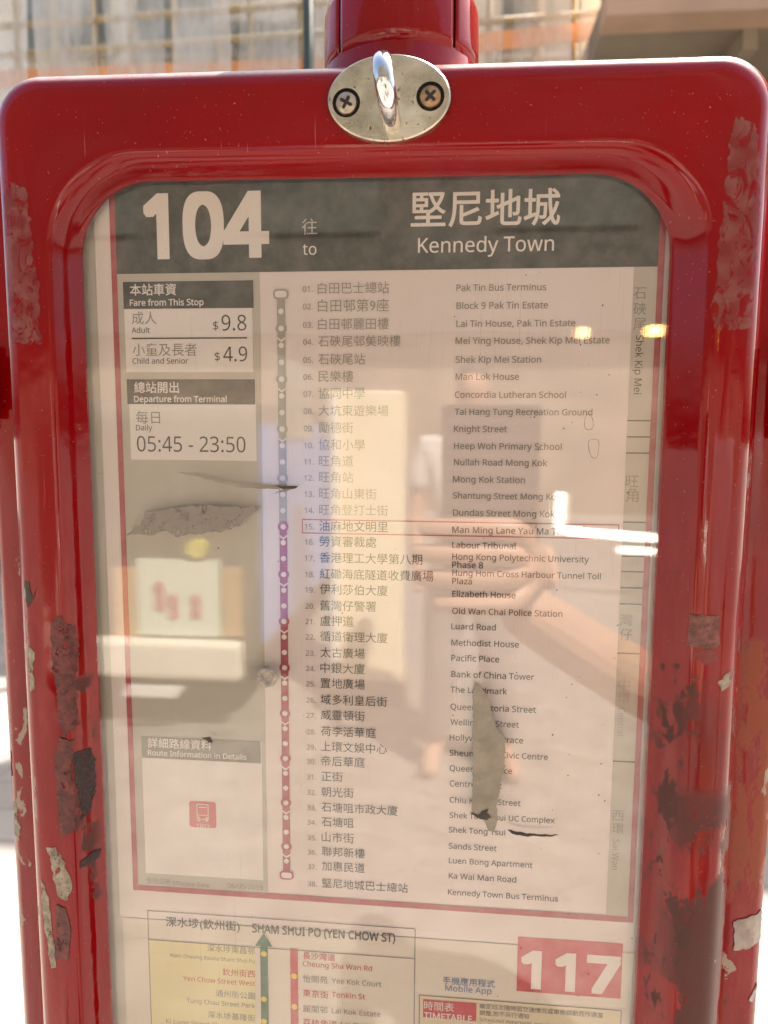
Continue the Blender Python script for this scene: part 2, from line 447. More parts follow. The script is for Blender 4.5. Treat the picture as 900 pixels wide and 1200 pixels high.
for h in holes:   # countersunk wall and floor
    lo = [bm.verts.new((v.co.x, -.0146, v.co.z)) for v in h]
    for i in range(28):
        f = bm.faces.new((h[i], h[(i + 1) % 28], lo[(i + 1) % 28], lo[i])); f.material_index = 1
    f = bm.faces.new(lo); f.material_index = 1
bmesh.ops.recalc_face_normals(bm, faces=bm.faces)
me = bpy.data.meshes.new('lock_plate'); bm.to_mesh(me); bm.free()
plate = part(tag(link('lock_plate', me, [M_plate, M_dark]), 'oval steel lock plate with two cross-head screws'))
def screw(c, rot, mat):
    b = MB(); n = 32; R0 = .0037
    prof = [(R0, -.0144), (R0, -.0158), (R0 * .9, -.0164), (R0 * .6, -.0167), (0.0001, -.0168)]
    vs = []; fs = []
    for r_, y_ in prof:
        for i in range(n):
            a = 2 * math.pi * i / n; vs.append((c.x + r_ * math.cos(a), y_, c.z + r_ * math.sin(a)))
    for j in range(len(prof) - 1):
        for i in range(n): fs.append((j * n + i, j * n + (i + 1) % n, (j + 1) * n + (i + 1) % n, (j + 1) * n + i))
    b.add(vs, fs, 0)
    # cross recess: flat dark wedge-ended cross on the crown, recess shade put into colour
    for q in range(2):
        a = rot + q * math.pi / 2; ux, uz = math.cos(a), math.sin(a); L, w = .0024, .00055
        pts = [(-L, 0), (-L * .8, w), (L * .8, w), (L, 0), (L * .8, -w), (-L * .8, -w)]
        yy = -.01685 - .00003 * q
        b.add([(c.x + p * ux - s * uz, yy, c.z + p * uz + s * ux) for p, s in pts], [tuple(range(6))], 1)
    o = b.build('screw', [mat, M_dark], smooth=True, angle=35); o.parent = plate; return o
screw(screws[0], math.radians(62), M_screw2); screw(screws[1], math.radians(45), M_screw)
plate.location.y -= .0014
# staple: a bent round bar standing out of the plate
tp, bt = P(450.5, 84, -.0165), P(459, 143, -.0165)
pts = []
mid = (tp + bt) / 2; hz = (tp - bt) / 2
for i in range(25):
    a = math.pi * i / 24
    pts.append(Vector((mid.x + hz.x * math.cos(a), -.0155 - .0145 * math.sin(a) ** .85, mid.z + hz.z * 1.05 * math.cos(a))))
pts = [Vector((pts[0].x, -.0130, pts[0].z))] + pts + [Vector((pts[-1].x, -.0130, pts[-1].z))]
b = MB(); b.tube(pts, .0033, 20); o = b.build('staple', M_chrome, smooth=True, angle=60); o.parent = plate

# ------------------------------------------------------------------ printed notices
def sheet(x0, x1, z0, z1, y, nx=12, nz=16, wave=.00012, seed=0):
    b = MB(); vs = []; fs = []
    for j in range(nz + 1):
        for i in range(nx + 1):
            x = x0 + (x1 - x0) * i / nx; z = z0 + (z1 - z0) * j / nz
            vs.append((x, y + wave * noise.noise((x * 14 + seed, z * 14, seed)), z))
    for j in range(nz):
        for i in range(nx):
            a = j * (nx + 1) + i; fs.append((a, a + 1, a + nx + 2, a + nx + 1))
    b.add(vs, fs); return b
def flat(x0, x1, z0, z1, y, name, mat, parent, label=None):
    b = MB(); b.add([(x0, y, z0), (x1, y, z0), (x1, y, z1), (x0, y, z1)], [(0, 1, 2, 3)])
    o = b.build(name, mat, parent)
    if label: o['label'] = label
    return o
def poly(pts, y, name, mat, parent):
    b = MB(); b.add([(p[0], y, p[1]) for p in pts], [tuple(range(len(pts)))]); return b.build(name, mat, parent)
def disc(c, r, y, name, mat, parent, n=18, sx=1):
    return poly([(c.x + r * sx * math.cos(2 * math.pi * i / n), c.z + r * math.sin(2 * math.pi * i / n)) for i in range(n)], y, name, mat, parent)
def ring(c, r0, r1, y, name, mat, parent, n=24, sx=1):
    b = MB(); vs = []
    for i in range(n):
        a = 2 * math.pi * i / n; vs += [(c.x + r0 * sx * math.cos(a), y, c.z + r0 * math.sin(a)), (c.x + r1 * sx * math.cos(a), y, c.z + r1 * math.sin(a))]
    b.add(vs, [(2 * i, 2 * i + 1, 2 * ((i + 1) % n) + 1, 2 * ((i + 1) % n)) for i in range(n)]); return b.build(name, mat, parent)

YL0, YL1, YL2, YL3 = -.00025, -.00035, -.00045, -.00055     # print layers above the sheet
import os
def bundled(fn):
    """a type face that ships inside Blender itself (falls back to the built-in one)"""
    try: return bpy.data.fonts.load(os.path.join(bpy.utils.system_resource('DATAFILES'), 'fonts', fn))
    except Exception: return None
F_HUM = F_GRO = bundled('NotoSansHebrew-Regular.woff2')
CAP = []
TEXTS = []
def T(body, x0, x1, yc, color, parent, name='stop_name', bold=0., y=YL1, vc=None, rot=0, ky=1., shear=0., label=None, font=None, sq=False):
    """text fitted between pixel columns x0..x1 with its line centre at pixel row yc (read at x0)"""
    cu = bpy.data.curves.new('t', 'FONT'); cu.body = body; cu.resolution_u = 2; cu.fill_mode = 'FRONT' if hasattr(cu, 'fill_mode') else 'BOTH'
    cu.dimensions = '2D'; cu.shear = shear; cu.size = 1; cu.resolution_u = 8 if len(body) < 5 else 3
    ft = font or F_HUM
    if ft and not any(ord(ch) > 0x2000 for ch in body): cu.font = ft
    o = bpy.data.objects.new('t', cu); COL.objects.link(o)
    TEXTS.append((o, cu, x0, x1, yc, color, parent, name, y, vc, rot, ky, label, bold, sq))
def flush_texts():
    bpy.context.view_layer.update()
    dg = bpy.context.evaluated_depsgraph_get()
    if not CAP:
        ch = bpy.data.curves.new('h', 'FONT'); ch.body = 'H'; oh = bpy.data.objects.new('h', ch); COL.objects.link(oh)
        if F_HUM: ch.font = F_HUM
        bpy.context.view_layer.update(); dg = bpy.context.evaluated_depsgraph_get()
        CAP.append(max(v.co.y for v in bpy.data.meshes.new_from_object(oh.evaluated_get(dg)).vertices)); bpy.data.objects.remove(oh)
        dg = bpy.context.evaluated_depsgraph_get()
    for o, cu, x0, x1, yc, color, parent, name, y, vc, rot, ky, label, bold, sq in TEXTS:
        me = bpy.data.meshes.new_from_object(o.evaluated_get(dg))
        xs = [v.co.x for v in me.vertices]; ys = [v.co.y for v in me.vertices]
        cjk = any(ord(ch) > 0x2000 for ch in cu.body)
        mc = (min(ys) + max(ys)) / 2 if (cjk or rot) else CAP[0] * (.5 if vc else .44)
        p0 = P(x0, yc); 
        if rot:      # reads downwards: x1 is the pixel row where it ends
            p1 = P(x0, x1); s = (p0.z - p1.z) / (max(xs) - min(xs))
            for v in me.vertices:
                a, c = (v.co.x - min(xs)) * s, (v.co.y - mc) * s * ky
                v.co = (p0.x + c, y, p0.z - a)
        else:
            p1 = P(x1, yc); s = (p1.x - p0.x) / (max(xs) - min(xs))
            for v in me.vertices:
                a, c = (v.co.x - min(xs)) * s, (v.co.y - mc) * s * ky
                v.co = (p0.x + a, y, p0.z + c)
        if bold:      # heavier weight: the same outlines spread by the stroke gain
            r_ = bold * s; n_ = 16 if sq else 12; src = [tuple(v.co) for v in me.vertices]; fc = [tuple(p.vertices) for p in me.polygons]; mbd = MB(); mbd.add(src, fc)
            for k in range(n_):
                a = 2 * math.pi * k / n_; q = max(abs(math.cos(a)), abs(math.sin(a))) if sq else 1
                mbd.add([(p[0] + r_ * math.cos(a) / q, p[1] - 1.5e-6 * (k + 1), p[2] + r_ * math.sin(a) / q) for p in src], fc)
            bpy.data.meshes.remove(me); me = mbd.mesh(name)
        me.name = name; me.materials.clear(); me.materials.append(color)
        q = link(name, me, None, parent)
        if label: q['label'] = label
        bpy.data.objects.remove(o); bpy.data.curves.remove(cu)
    TEXTS.clear()

K_dark = ink((.022, .020, .018), 'black'); K_mid = ink((.25, .225, .20), 'grey'); K_light = ink((.33, .30, .265), 'pale_grey')
K_head = ink((.020, .022, .018), 'header'); K_white = ink((.84, .77, .74), 'white'); K_red = ink((.42, .030, .055), 'border_red')
K_panel = ink((.52, .475, .415), 'panel_grey'); K_line = ink((.38, .35, .31), 'line_grey'); K_plum = ink((.40, .030, .075), 'plum')
K_box = ink((.50, .05, .05), 'thin_red'); K_green = ink((.03, .14, .04), 'green'); K_yel = ink((.85, .62, .03), 'yellow')
K_sred = ink((.58, .035, .05), 'sign_red'); K_blue = ink((.10, .20, .42), 'blue'); K_cream = ink((.80, .70, .36), 'cream'); K_pink = ink((.62, .13, .12), 'app_red')

n1 = thing('route_notice', 'printed route 104 stop list with dark header and red border behind the pane', 'notice', (0, 0, 0))
sheet(-.1075, .1045, -.1370, .1580, -.0001).build('paper_sheet', M_paper, n1)
XL, XR = -.1005, .1005; ZH = P(450, 317).z; ZBOT = -.1245
# header band
flat(-.0998, .1000, ZH, .1575, YL0, 'header_band', K_head, n1)
# red border
for a in ((XL - .0008, XL + .0014, ZBOT, .1575), (XR - .0012, XR + .0010, ZBOT, .1575)):
    flat(*a, YL1, 'border_line', K_red, n1)
flat(XL + .0014, XR - .0012, ZBOT, ZBOT + .0024, YL1, 'border_line', K_red, n1)
T('104', 172, 312, 266, K_white, n1, 'route_number', .032, YL1, .365, ky=1.06, font=F_GRO, sq=True)
T('往', 354, 372, 266, K_panel, n1, 'header_text'); T('to', 355, 371, 293, K_white, n1, 'header_text')
T('堅尼地城', 482, 656, 246, K_white, n1, 'header_text', .012)
T('Kennedy Town', 490, 649, 288, K_white, n1, 'header_text', .004, vc=.30)
# grey side columns
xg = P(308, 600).x
flat(XL + .0014, xg, ZBOT + .0024, ZH, YL0, 'grey_column', K_panel, n1)
xc0 = P(739, 400).x
flat(xc0, XR - .0012, ZBOT + .0024, ZH, YL0, 'grey_column', K_panel, n1)
def panel(x0, x1, y0, y1, mat, name, yy=YL1, par=None):
    a, c = P(x0, y0), P(x1, y1); return flat(a.x, c.x, c.z, a.z, yy, name, mat, par or n1)
# fare panel
panel(145, 297, 330, 436, K_white, 'fare_panel'); panel(144.5, 297.5, 330.5, 361, K_head, 'panel_heading', YL2)
T('本站車資', 153, 207, 340, K_white, n1, 'panel_text', .012, YL3); T('Fare from This Stop', 153, 239, 355.5, K_white, n1, 'panel_text', .016, YL3)
T('成人', 155, 184, 373, K_mid, n1, 'panel_text', 0, YL2); T('Adult', 155, 176, 387.5, K_dark, n1, 'panel_text', 0.005, YL2)
T('$', 250, 256, 382, K_dark, n1, 'panel_text', 0, YL2, .365, font=F_GRO); T('9.8', 260, 289, 378.5, K_dark, n1, 'panel_text', 0, YL2, .365, ky=1.1, font=F_GRO)
panel(155, 290, 396, 396.9, K_dark, 'panel_rule', YL2)
T('小童及長者', 156, 231, 410, K_mid, n1, 'panel_text', 0, YL2); T('Child and Senior', 156, 221, 423.5, K_dark, n1, 'panel_text', 0.003, YL2)
T('$', 252, 258, 418, K_dark, n1, 'panel_text', 0, YL2, .365, font=F_GRO); T('4.9', 262, 290, 415, K_dark, n1, 'panel_text', 0, YL2, .365, ky=1.1, font=F_GRO)
# departure panel
panel(151, 301, 444, 540, K_white, 'departure_panel'); panel(149, 299.5, 444.5, 474, K_head, 'panel_heading', YL2)
T('總站開出', 158, 210, 454, K_white, n1, 'panel_text', .012, YL3); T('Departure from Terminal', 158, 266, 468, K_white, n1, 'panel_text', .016, YL3)
T('每日', 160, 188, 489, K_mid, n1, 'panel_text', 0, YL2); T('Daily', 160, 179, 501.5, K_dark, n1, 'panel_text', 0.003, YL2)
T('05:45 - 23:50', 161, 288, 520, K_dark, n1, 'panel_text', 0, YL2, .365, ky=1.12, font=F_GRO)
# information panel with the round-cornered red app mark (the square code itself is left out)
panel(166, 309, 862, 1031, K_white, 'information_panel'); panel(166, 306, 862, 894, ink((.24, .22, .18), 'worn_heading'), 'panel_heading', YL2 - .00002)
T('詳細路線資料', 174, 248, 869.5, K_white, n1, 'panel_text', .012, YL3); T('Route Information in Details', 174, 289, 881.5, K_white, n1, 'panel_text', .016, YL3)
ic = P(238, 954); w = .0056; pts = []
for cx, cz, a0 in ((1, 1, 0), (-1, 1, 90), (-1, -1, 180), (1, -1, 270)):
    for k in range(6):
        a = math.radians(a0 + 18 * k); pts.append((ic.x + cx * (w - .0011) + .0011 * math.cos(a), ic.z + cz * (w - .0011) + .0011 * math.sin(a)))
app = poly(pts, YL2, 'app_mark', K_pink, n1)
def fr2(cx, cz, hw, hh, t, name='bus_glyph'):
    b = MB()
    for x0, x1, z0, z1 in ((-hw, hw, hh - t, hh), (-hw, hw, -hh, -hh + t), (-hw, -hw + t, -hh + t, hh - t), (hw - t, hw, -hh + t, hh - t)):
        b.add([(cx + x0, YL3, cz + z0), (cx + x1, YL3, cz + z0), (cx + x1, YL3, cz + z1), (cx + x0, YL3, cz + z1)], [(0, 1, 2, 3)])
    return b
b = fr2(ic.x, ic.z + .0012, .0025, .0034, .00035)
b.add([(ic.x - .0016, YL3, ic.z + .0030), (ic.x + .0016, YL3, ic.z + .0030), (ic.x + .0016, YL3, ic.z + .0034), (ic.x - .0016, YL3, ic.z + .0034)], [(0, 1, 2, 3)])
b.add([(ic.x - .0021, YL3, ic.z - .0004), (ic.x + .0021, YL3, ic.z - .0004), (ic.x + .0021, YL3, ic.z - .0001), (ic.x - .0021, YL3, ic.z - .0001)], [(0, 1, 2, 3)])
for sx in (-1, 1):
    x = ic.x + sx * .0016; b.add([(x - .0005, YL3, ic.z - .0028), (x + .0005, YL3, ic.z - .0028), (x + .0005, YL3, ic.z - .0022), (x - .0005, YL3, ic.z - .0022)], [(0, 1, 2, 3)])
    b.add([(x - .0004, YL3, ic.z - .0016), (x + .0004, YL3, ic.z - .0016), (x + .0004, YL3, ic.z - .0010), (x - .0004, YL3, ic.z - .0010)], [(0, 1, 2, 3)])
b.build('bus_glyph', K_white, app)
T('1933', 231, 246, 967, K_white, n1, 'app_number', 0, YL3, .36)
T('生效日期', 172, 200, 1031, K_mid, n1, 'panel_text'); T('Effective Date', 203, 245, 1034.5, K_mid, n1, 'panel_text', .004); T('06/05/2019', 267, 308, 1037, K_mid, n1, 'panel_text', 0, vc=.365, font=F_GRO)

# stop list
CH_ = ['白田巴士總站', '白田邨第9座', '白田邨麗田樓', '石硤尾邨美映樓', '石硤尾站', '民樂樓', '協同中學', '大坑東遊樂場', '勵德街', '協和小學', '旺角道', '旺角站', '旺角山東街', '旺角登打士街',
       '油麻地文明里', '勞資審裁處', '香港理工大學第八期', '紅磡海底隧道收費廣場', '伊利莎伯大廈', '舊灣仔警署', '盧押道', '循道衛理大廈', '太古廣場', '中銀大廈', '置地廣場', '域多利皇后街', '威靈頓街', '荷李活華庭',
       '上環文娛中心', '帝后華庭', '正街', '朝光街', '石塘咀市政大廈', '石塘咀', '山市街', '聯邦新樓', '加惠民道', '堅尼地城巴士總站']
EN_ = [('Pak Tin Bus Terminus', 535, 640, 338), ('Block 9 Pak Tin Estate', 535, 642, 359), ('Lai Tin House, Pak Tin Estate', 535, 674, 380), ('Mei Ying House, Shek Kip Mei Estate', 534, 714, 400),
       ('Shek Kip Mei Station', 534, 634, 422), ('Man Lok House', 534, 608, 442), ('Concordia Lutheran School', 533, 663, 463), ('Tai Hang Tung Recreation Ground', 533, 694, 483), ('Knight Street', 532, 594, 503),
       ('Heep Woh Primary School', 532, 658, 523), ('Nullah Road Mong Kok', 532, 641, 542), ('Mong Kok Station', 531, 615, 562), ('Shantung Street Mong Kok', 531, 657, 581), ('Dundas Street Mong Kok', 531, 650, 601),
       ('Man Ming Lane Yau Ma Tei', 530, 660, 621), ('Labour Tribunal', 530, 604, 639), ('Hong Kong Polytechnic University', 530, 690, 652.5), ('Hung Hom Cross Harbour Tunnel Toll', 530, 704, 671.5), ('Elizabeth House', 530, 604, 696),
       ('Old Wan Chai Police Station', 530, 659, 716), ('Luard Road', 529, 581, 734), ('Methodist House', 529, 608, 753), ('Pacific Place', 529, 585, 771), ('Bank of China Tower', 529, 626, 790), ('The Landmark', 528, 594, 808),
       ('Queen Victoria Street', 528, 628, 828), ('Wellington Street', 528, 608, 846), ('Hollywood Terrace', 527, 613, 864), ('Sheung Wan Civic Centre', 527, 642, 882), ("Queen's Terrace", 527, 600, 900),
       ('Centre Street', 527, 588, 918), ('Chiu Kwong Street', 527, 610, 937), ('Shek Tong Tsui UC Complex', 527, 650, 955), ('Shek Tong Tsui', 526, 592, 972), ('Sands Street', 526, 582, 991), ('Luen Bong Apartment', 526, 624, 1008),
       ('Ka Wai Man Road', 526, 605, 1026), ('Kennedy Town Bus Terminus', 525, 654, 1045)]
CY_ = [338, 358.5, 380, 400, 421, 441, 461, 481, 501, 521, 540, 559, 578, 597, 616, 634, 653, 672, 690, 709, 727, 745, 764, 782, 800, 819, 837, 856, 874, 891, 909, 927, 945, 962, 980, 997, 1014, 1034]
for i in range(38):
    t = i / 37; passed = i < 14
    ci = K_light if passed else K_dark
    x0 = 372.5 + 5 * t; em = 14.0 - 1.35 * t
    T(CH_[i], x0, x0 + em * len(CH_[i]) - .6, CY_[i], ci, n1, 'stop_name')
    T('%02d.' % (i + 1), 355 + 6 * t, 366.5 + 5 * t, CY_[i] + 1, K_light if passed else K_mid, n1, 'stop_number', .006, vc=.365, font=F_GRO)
    s, a, c, yy = EN_[i]
    T(s, a, c, yy, K_mid if passed else K_dark, n1, 'stop_name', .008)
T('Phase 8', 530, 566, 662, K_dark, n1, 'stop_name', .008); T('Plaza', 530, 553, 681, K_dark, n1, 'stop_name', .008)
# thin red frame round stop 15
a, c = P(354, 608), P(725, 627)
for q in ((a.x, c.x, a.z - .0004, a.z), (a.x, c.x, P(354, 625).z, P(354, 625).z + .0004), (a.x, a.x + .0003, P(354, 625).z + .0003, a.z - .0003), (c.x - .0003, c.x, P(354, 625).z + .0003, a.z - .0003)):
    flat(*q, YL1, 'stop_frame_line', K_box, n1)
# route line with one dot per stop
xr0, xr1 = P(328.5, 345), P(337, 1025)
xm = (xr0.x + xr1.x) / 2; zs = [xr0.z + (xr1.z - xr0.z) * i / 37 for i in range(38)]
LW = .0015
g_line = flat(xm - LW, xm + LW, zs[14] + .002, zs[0], YL1, 'travelled_line', K_line, n1)
p_line = flat(xm - LW, xm + LW, zs[37], zs[14] + .002, YL1, 'coming_line', K_plum, n1)
dot_me = None
for i in range(1, 37):
    line, col = (g_line, K_line) if i < 14 else (p_line, K_plum)
    c = Vector((xm, 0, zs[i]))
    if (i + 1) % 3 == 0:
        disc(c, .0021, YL2, 'ring_mark', col, line)
        b = MB(); z = zs[i] - .0030
        b.add([(xm - .0017, YL2, z), (xm, YL2, z - .0012), (xm + .0017, YL2, z), (xm + .0017, YL2, z - .0007), (xm, YL2, z - .0020), (xm - .0017, YL2, z - .0007)], [(0, 1, 4, 5), (1, 2, 3, 4)])
        b.build('arrow_mark', K_white, line)
    disc(c, .00105, YL3, 'stop_dot', K_white, line)
for i, line, col in ((0, g_line, K_line), (37, p_line, K_plum)):
    c = Vector((xm, 0, zs[i])); 
    for (hw, hh, mt, yy) in ((.0029, .0019, col, YL2), (.0022, .0012, K_white, YL3)):
        pts = []
        for cx, cz, a0 in ((1, 1, 0), (-1, 1, 90), (-1, -1, 180), (1, -1, 270)):
            for k in range(5):
                a = math.radians(a0 + 22.5 * k); pts.append((c.x + cx * (hw - hh * .8) + hh * .8 * math.cos(a), c.z + cz * hh * .2 + hh * .8 * math.sin(a)))
        poly(pts, yy, 'terminus_mark', mt, line)
# district column
def dist_sep(py):
    z = P(750, py).z; flat(xc0, XR - .0012, z - .00025, z + .00025, YL1, 'district_rule', K_dark, n1)
for py in (493, 512, 531, 612, 652, 670, 689, 708, 766, 893): dist_sep(py)
for k, ch in enumerate('石硤尾'): T(ch, 742, 757, 344 + 18 * k, K_mid, n1, 'district_name')
T('Shek Kip Mei', 748.5, 462, 393, K_dark, n1, 'district_name', .004, rot=1)
for ch, py in (('旺', 564), ('角', 580)): T(ch, 733, 748, py, K_mid, n1, 'district_name')
for ch, py in (('灣', 726), ('仔', 743)): T(ch, 726, 741, py, K_mid, n1, 'district_name')
for ch, py in (('中', 802), ('環', 817)): T(ch, 724, 738, py, K_line, n1, 'district_name')
T('Central', 728.5, 862, 829, K_light, n1, 'district_name', 0, rot=1)
for ch, py in (('西', 955), ('環', 970)): T(ch, 717, 731, py, K_light, n1, 'district_name')
T('Sai Wan', 722, 1019, 983, K_mid, n1, 'district_name', 0, rot=1)

# second sheet below
n2 = thing('map_notice', 'lower printed sheet with Sham Shui Po stop map and red 117 block', 'notice', (0, 0, 0))
sheet(-.1065, .1040, -.352, -.1374, -.0001, seed=5).build('paper_sheet', M_paper2, n2)
a = P(173, 1066); c = P(487, 1087); zlow = -.33; zt = a.z; z2 = P(174, 1100).z
K_thin = ink((.16, .15, .14), 'thin_grey')
for q in ((a.x, c.x, zt - .0003, zt), (a.x, a.x + .0003, zlow, zt - .0003), (c.x - .0003, c.x, zlow, zt - .0003), (a.x + .0003, c.x - .0003, z2 - .0003, z2), (a.x, c.x, zlow - .0003, zlow)):
    flat(*q, YL1, 'map_rule', K_thin, n2)
T('深水埗(欽州街)', 195, 281, 1080, K_dark, n2, 'map_heading', .006); T('SHAM SHUI PO (YEN CHOW ST)', 296, 463, 1087, K_dark, n2, 'map_heading', .014, vc=.36, ky=1.25)
ga = P(309.5, 1108); gz = P(309, 1093).z
flat(a.x + .0003, P(300, 1150).x, zlow, z2 - .0003, YL0, 'cream_block', K_cream, n2)
green = flat(ga.x - .0016, ga.x + .0016, zlow, ga.z, YL1, 'green_line', K_green, n2)
poly([(ga.x - .0036, ga.z), (ga.x + .0036, ga.z), (ga.x, gz)], YL2, 'arrow_head', K_green, n2)
rx_ = P(345, 1150).x
redl = flat(rx_ - .0016, rx_ + .0016, zlow, P(345, 1111).z, YL1, 'red_line', K_sred, n2)
for py in (1117, 1170, 1196, 1222, 1250): disc(P(309.5, py), .00125, YL2, 'stop_dot', K_yel, green)
for px in (1143, 1179, 1215, 1252): disc(Vector((rx_, 0, P(345, px).z)), .00125, YL2, 'stop_dot', K_yel, redl)
for s, e, x0, x1, y1, y2, cl in (('深水埗南昌邨', 'Nam Cheong Estate Sham Shui Po', 243, 200, 1110, 1119, K_mid), ('欽州街西', 'Yen Chow Street West', 261, 215, 1138, 1146, K_sred), ('通州街公園', 'Tung Chau Street Park', 253, 219, 1163, 1172, K_mid), ('深水埗基隆街', 'Ki Lung Street Sham Shui Po', 244, 195, 1188, 1196, K_mid), ('北河街', 'Pei Ho Street', 265, 235, 1214, 1223, K_mid)):
    T(s, x0, 299, y1, cl, n2, 'map_stop', 0, YL1); T(e, x1, 299, y2, cl, n2, 'map_stop', 0, YL1)
for s, x0, x1, yy, cl in (('長沙灣道', 355, 393, 1119, K_sred), ('Cheung Sha Wan Rd', 355, 436, 1129, K_sred), ('怡閣苑', 355, 384, 1146, K_mid), ('Yee Kok Court', 389, 447, 1149, K_mid), ('東京街', 355, 385, 1163, K_sred), ('Tonkin St', 389, 428, 1165, K_sred),
                          ('麗閣邨', 355, 384, 1181, K_mid), ('Lai Kok Estate', 389, 446, 1184, K_mid), ('荔枝角道', 355, 395, 1197, K_sred), ('Lai Chi Kok Rd', 400, 455, 1200, K_sred)):
    T(s, x0, x1, yy, cl, n2, 'map_stop', 0, YL1)
b_ = panel(607, 727, 1097, 1170, K_sred, 'number_block', YL0, n2)
T('117', 613, 724, 1135, K_white, n2, 'route_number', .032, YL1, .365, ky=.88, font=F_GRO, sq=True)
T('手機應用程式', 519, 580, 1148, K_blue, n2, 'app_caption'); T('Mobile App', 522, 576, 1157, K_blue, n2, 'app_caption', 0, vc=.30, font=F_GRO)
a, c = P(492, 1166), P(724, 1260)
flat(a.x, c.x, c.z, a.z, YL0, 'timetable_box', ink((.76, .66, .45), 'pale_cream'), n2)
for q in ((a.x, c.x, a.z, a.z + .0003), (a.x - .0003, a.x, c.z, a.z + .0003), (c.x, c.x + .0003, c.z, a.z + .0003)): flat(*q, YL1, 'timetable_rule', K_thin, n2)
panel(496, 558, 1170, 1196, K_sred, 'timetable_block', YL1, n2)
T('時間表', 497, 532, 1177, K_white, n2, 'timetable_text', .004, YL2); T('TIMETABLE', 497, 553, 1189, K_white, n2, 'timetable_text', .016, YL2, .36, ky=1.1)
T('編定班次隨時因交通情況或車務調動而作適當', 562, 707, 1178, K_mid, n2, 'timetable_text', .01); T('調整,恕不另行通知', 562, 620, 1186, K_mid, n2, 'timetable_text', .01)
T('Scheduled departures may be adjusted subject to', 562, 702, 1194, K_mid, n2, 'timetable_text', .006); T('traffic conditions', 562, 620, 1201, K_mid, n2, 'timetable_text', .006)
flush_texts()

# ------------------------------------------------------------------ scraps of tape, stickers, chips
def ragged(pts, step=.0016, amp=.0007, seed=0, freq=420):
    step *= .55
    out = []
    for i, p in enumerate(pts):
        q = pts[(i + 1) % len(pts)]; d = math.dist(p, q); k = max(1, int(d / step))
        for j in range(k):
            x, z = p[0] + (q[0] - p[0]) * j / k, p[1] + (q[1] - p[1]) * j / k
            n_ = noise.noise_vector((x * freq + seed * 7.3, z * freq, seed * 1.7))
            n2_ = noise.noise_vector((x * freq * 3 + seed * 3.3, z * freq * 3, seed))
            out.append((x + amp * (n_[0] + .5 * n2_[0]), z + amp * (n_[1] + .5 * n2_[1])))
    return out
def scrap(pix, Y, name, mat, label, cat, amp=.0007, step=.0016, thick=.00025, lift=.0002, bvh=None, parent=None, seed=0, group=None, curl=0.):
    """thin torn piece laid on the pane (flat) or wrapped on the painted frame (bvh)"""
    pts = [(P(x, y, Y).x, P(x, y, Y).z) for x, y in pix]
    out = ragged(pts, step, amp, seed)
    bm = bmesh.new(); vs = [bm.verts.new((x, 0, z)) for x, z in out]
    es = [bm.edges.new((vs[i], vs[(i + 1) % len(vs)])) for i in range(len(vs))]
    bmesh.ops.triangle_fill(bm, use_beauty=True, edges=es)
    for _ in range(3 if bvh else 2):
        long = [e for e in bm.edges if e.calc_length() > .0022]
        if not long: break
        bmesh.ops.subdivide_edges(bm, edges=long, cuts=1); bmesh.ops.triangulate(bm, faces=bm.faces)
    cx = sum(p[0] for p in out) / len(out); cz = sum(p[1] for p in out) / len(out)
    for v in bm.verts:
        y = Y
        if bvh:
            h = bvh.ray_cast(Vector((v.co.x, -.2, v.co.z)), Vector((0, 1, 0)))[0]
            y = h.y if h else 9
        v.co.y = y - lift - thick * .5 - abs(noise.noise((v.co.x * 300, v.co.z * 300, seed))) * lift * 1.2 - curl * max(0, noise.noise((v.co.x * 90 + seed, v.co.z * 90, 3)))
    if bvh: bmesh.ops.delete(bm, geom=[v for v in bm.verts if v.co.y > 1], context='VERTS')
    bmesh.ops.recalc_face_normals(bm, faces=bm.faces)
    if bm.faces and sum(f.normal.y for f in bm.faces) > 0: bmesh.ops.reverse_faces(bm, faces=bm.faces)
    me = bpy.data.meshes.new(name); bm.to_mesh(me); bm.free()
    o = link(name, me, mat); s = o.modifiers.new('thick', 'SOLIDIFY'); s.thickness = thick; s.offset = 0
    if parent: part(o, None); o['label'] = label
    else: tag(o, label, cat, group)
    return o
def flaky(name, c, rough, var, sc, lo, hi, bump=.8):
    m = N(name); f = m.ramp(m.noise(sc * 1.7, 6, .65), .3, .7)
    a = m.ramp(m.noise(sc, 9, .74, m.mp((1, 1, .75), (.37, .1, .8))), lo, hi)
    return m.bsdf(m.mix(f, sc3(c, 1 - var), sc3(c, 1 + var)), rough, 0, m.bump(m.noise(sc * 3, 7, .65), bump, .001), alpha=a)
M_torn = surf('torn_grey_film', (.29, .255, .195), .6, .18, 120, 0, .3, 400)
_m = N('dry_residue'); M_torn2 = _m.bsdf((.30, .26, .215), .75, normal=_m.bump(_m.noise(400, 5), .4, .001), alpha=_m.ramp(_m.noise(190, 7, .7), .36, .50, .15, .8))
M_white = surf('torn_white_paper', (.42, .37, .33), .7, .25, 150, 0, .3, 400)
M_burn = surf('dark_torn_edge', (.06, .05, .04), .8, .3, 200)
M_chip = flaky('bare_chip', (.30, .25, .18), .55, .45, 210, .40, .44)
M_filmred = N('old_tape')
_f = M_filmred.ramp(M_filmred.noise(130, 6, .6), .4, .62)
M_tape = M_filmred.bsdf(M_filmred.mix(_f, (.27, .035, .034), (.34, .125, .11)), .42, normal=M_filmred.bump(M_filmred.noise(300, 6), .15, .0006),
                        alpha=M_filmred.ramp(M_filmred.noise(150, 8, .78, M_filmred.mp((1, 1, .7)), .9), .43, .50, 0.02, .36))
M_gum = flaky('black_gum', (.028, .012, .010), .5, .4, 200, .37, .41)

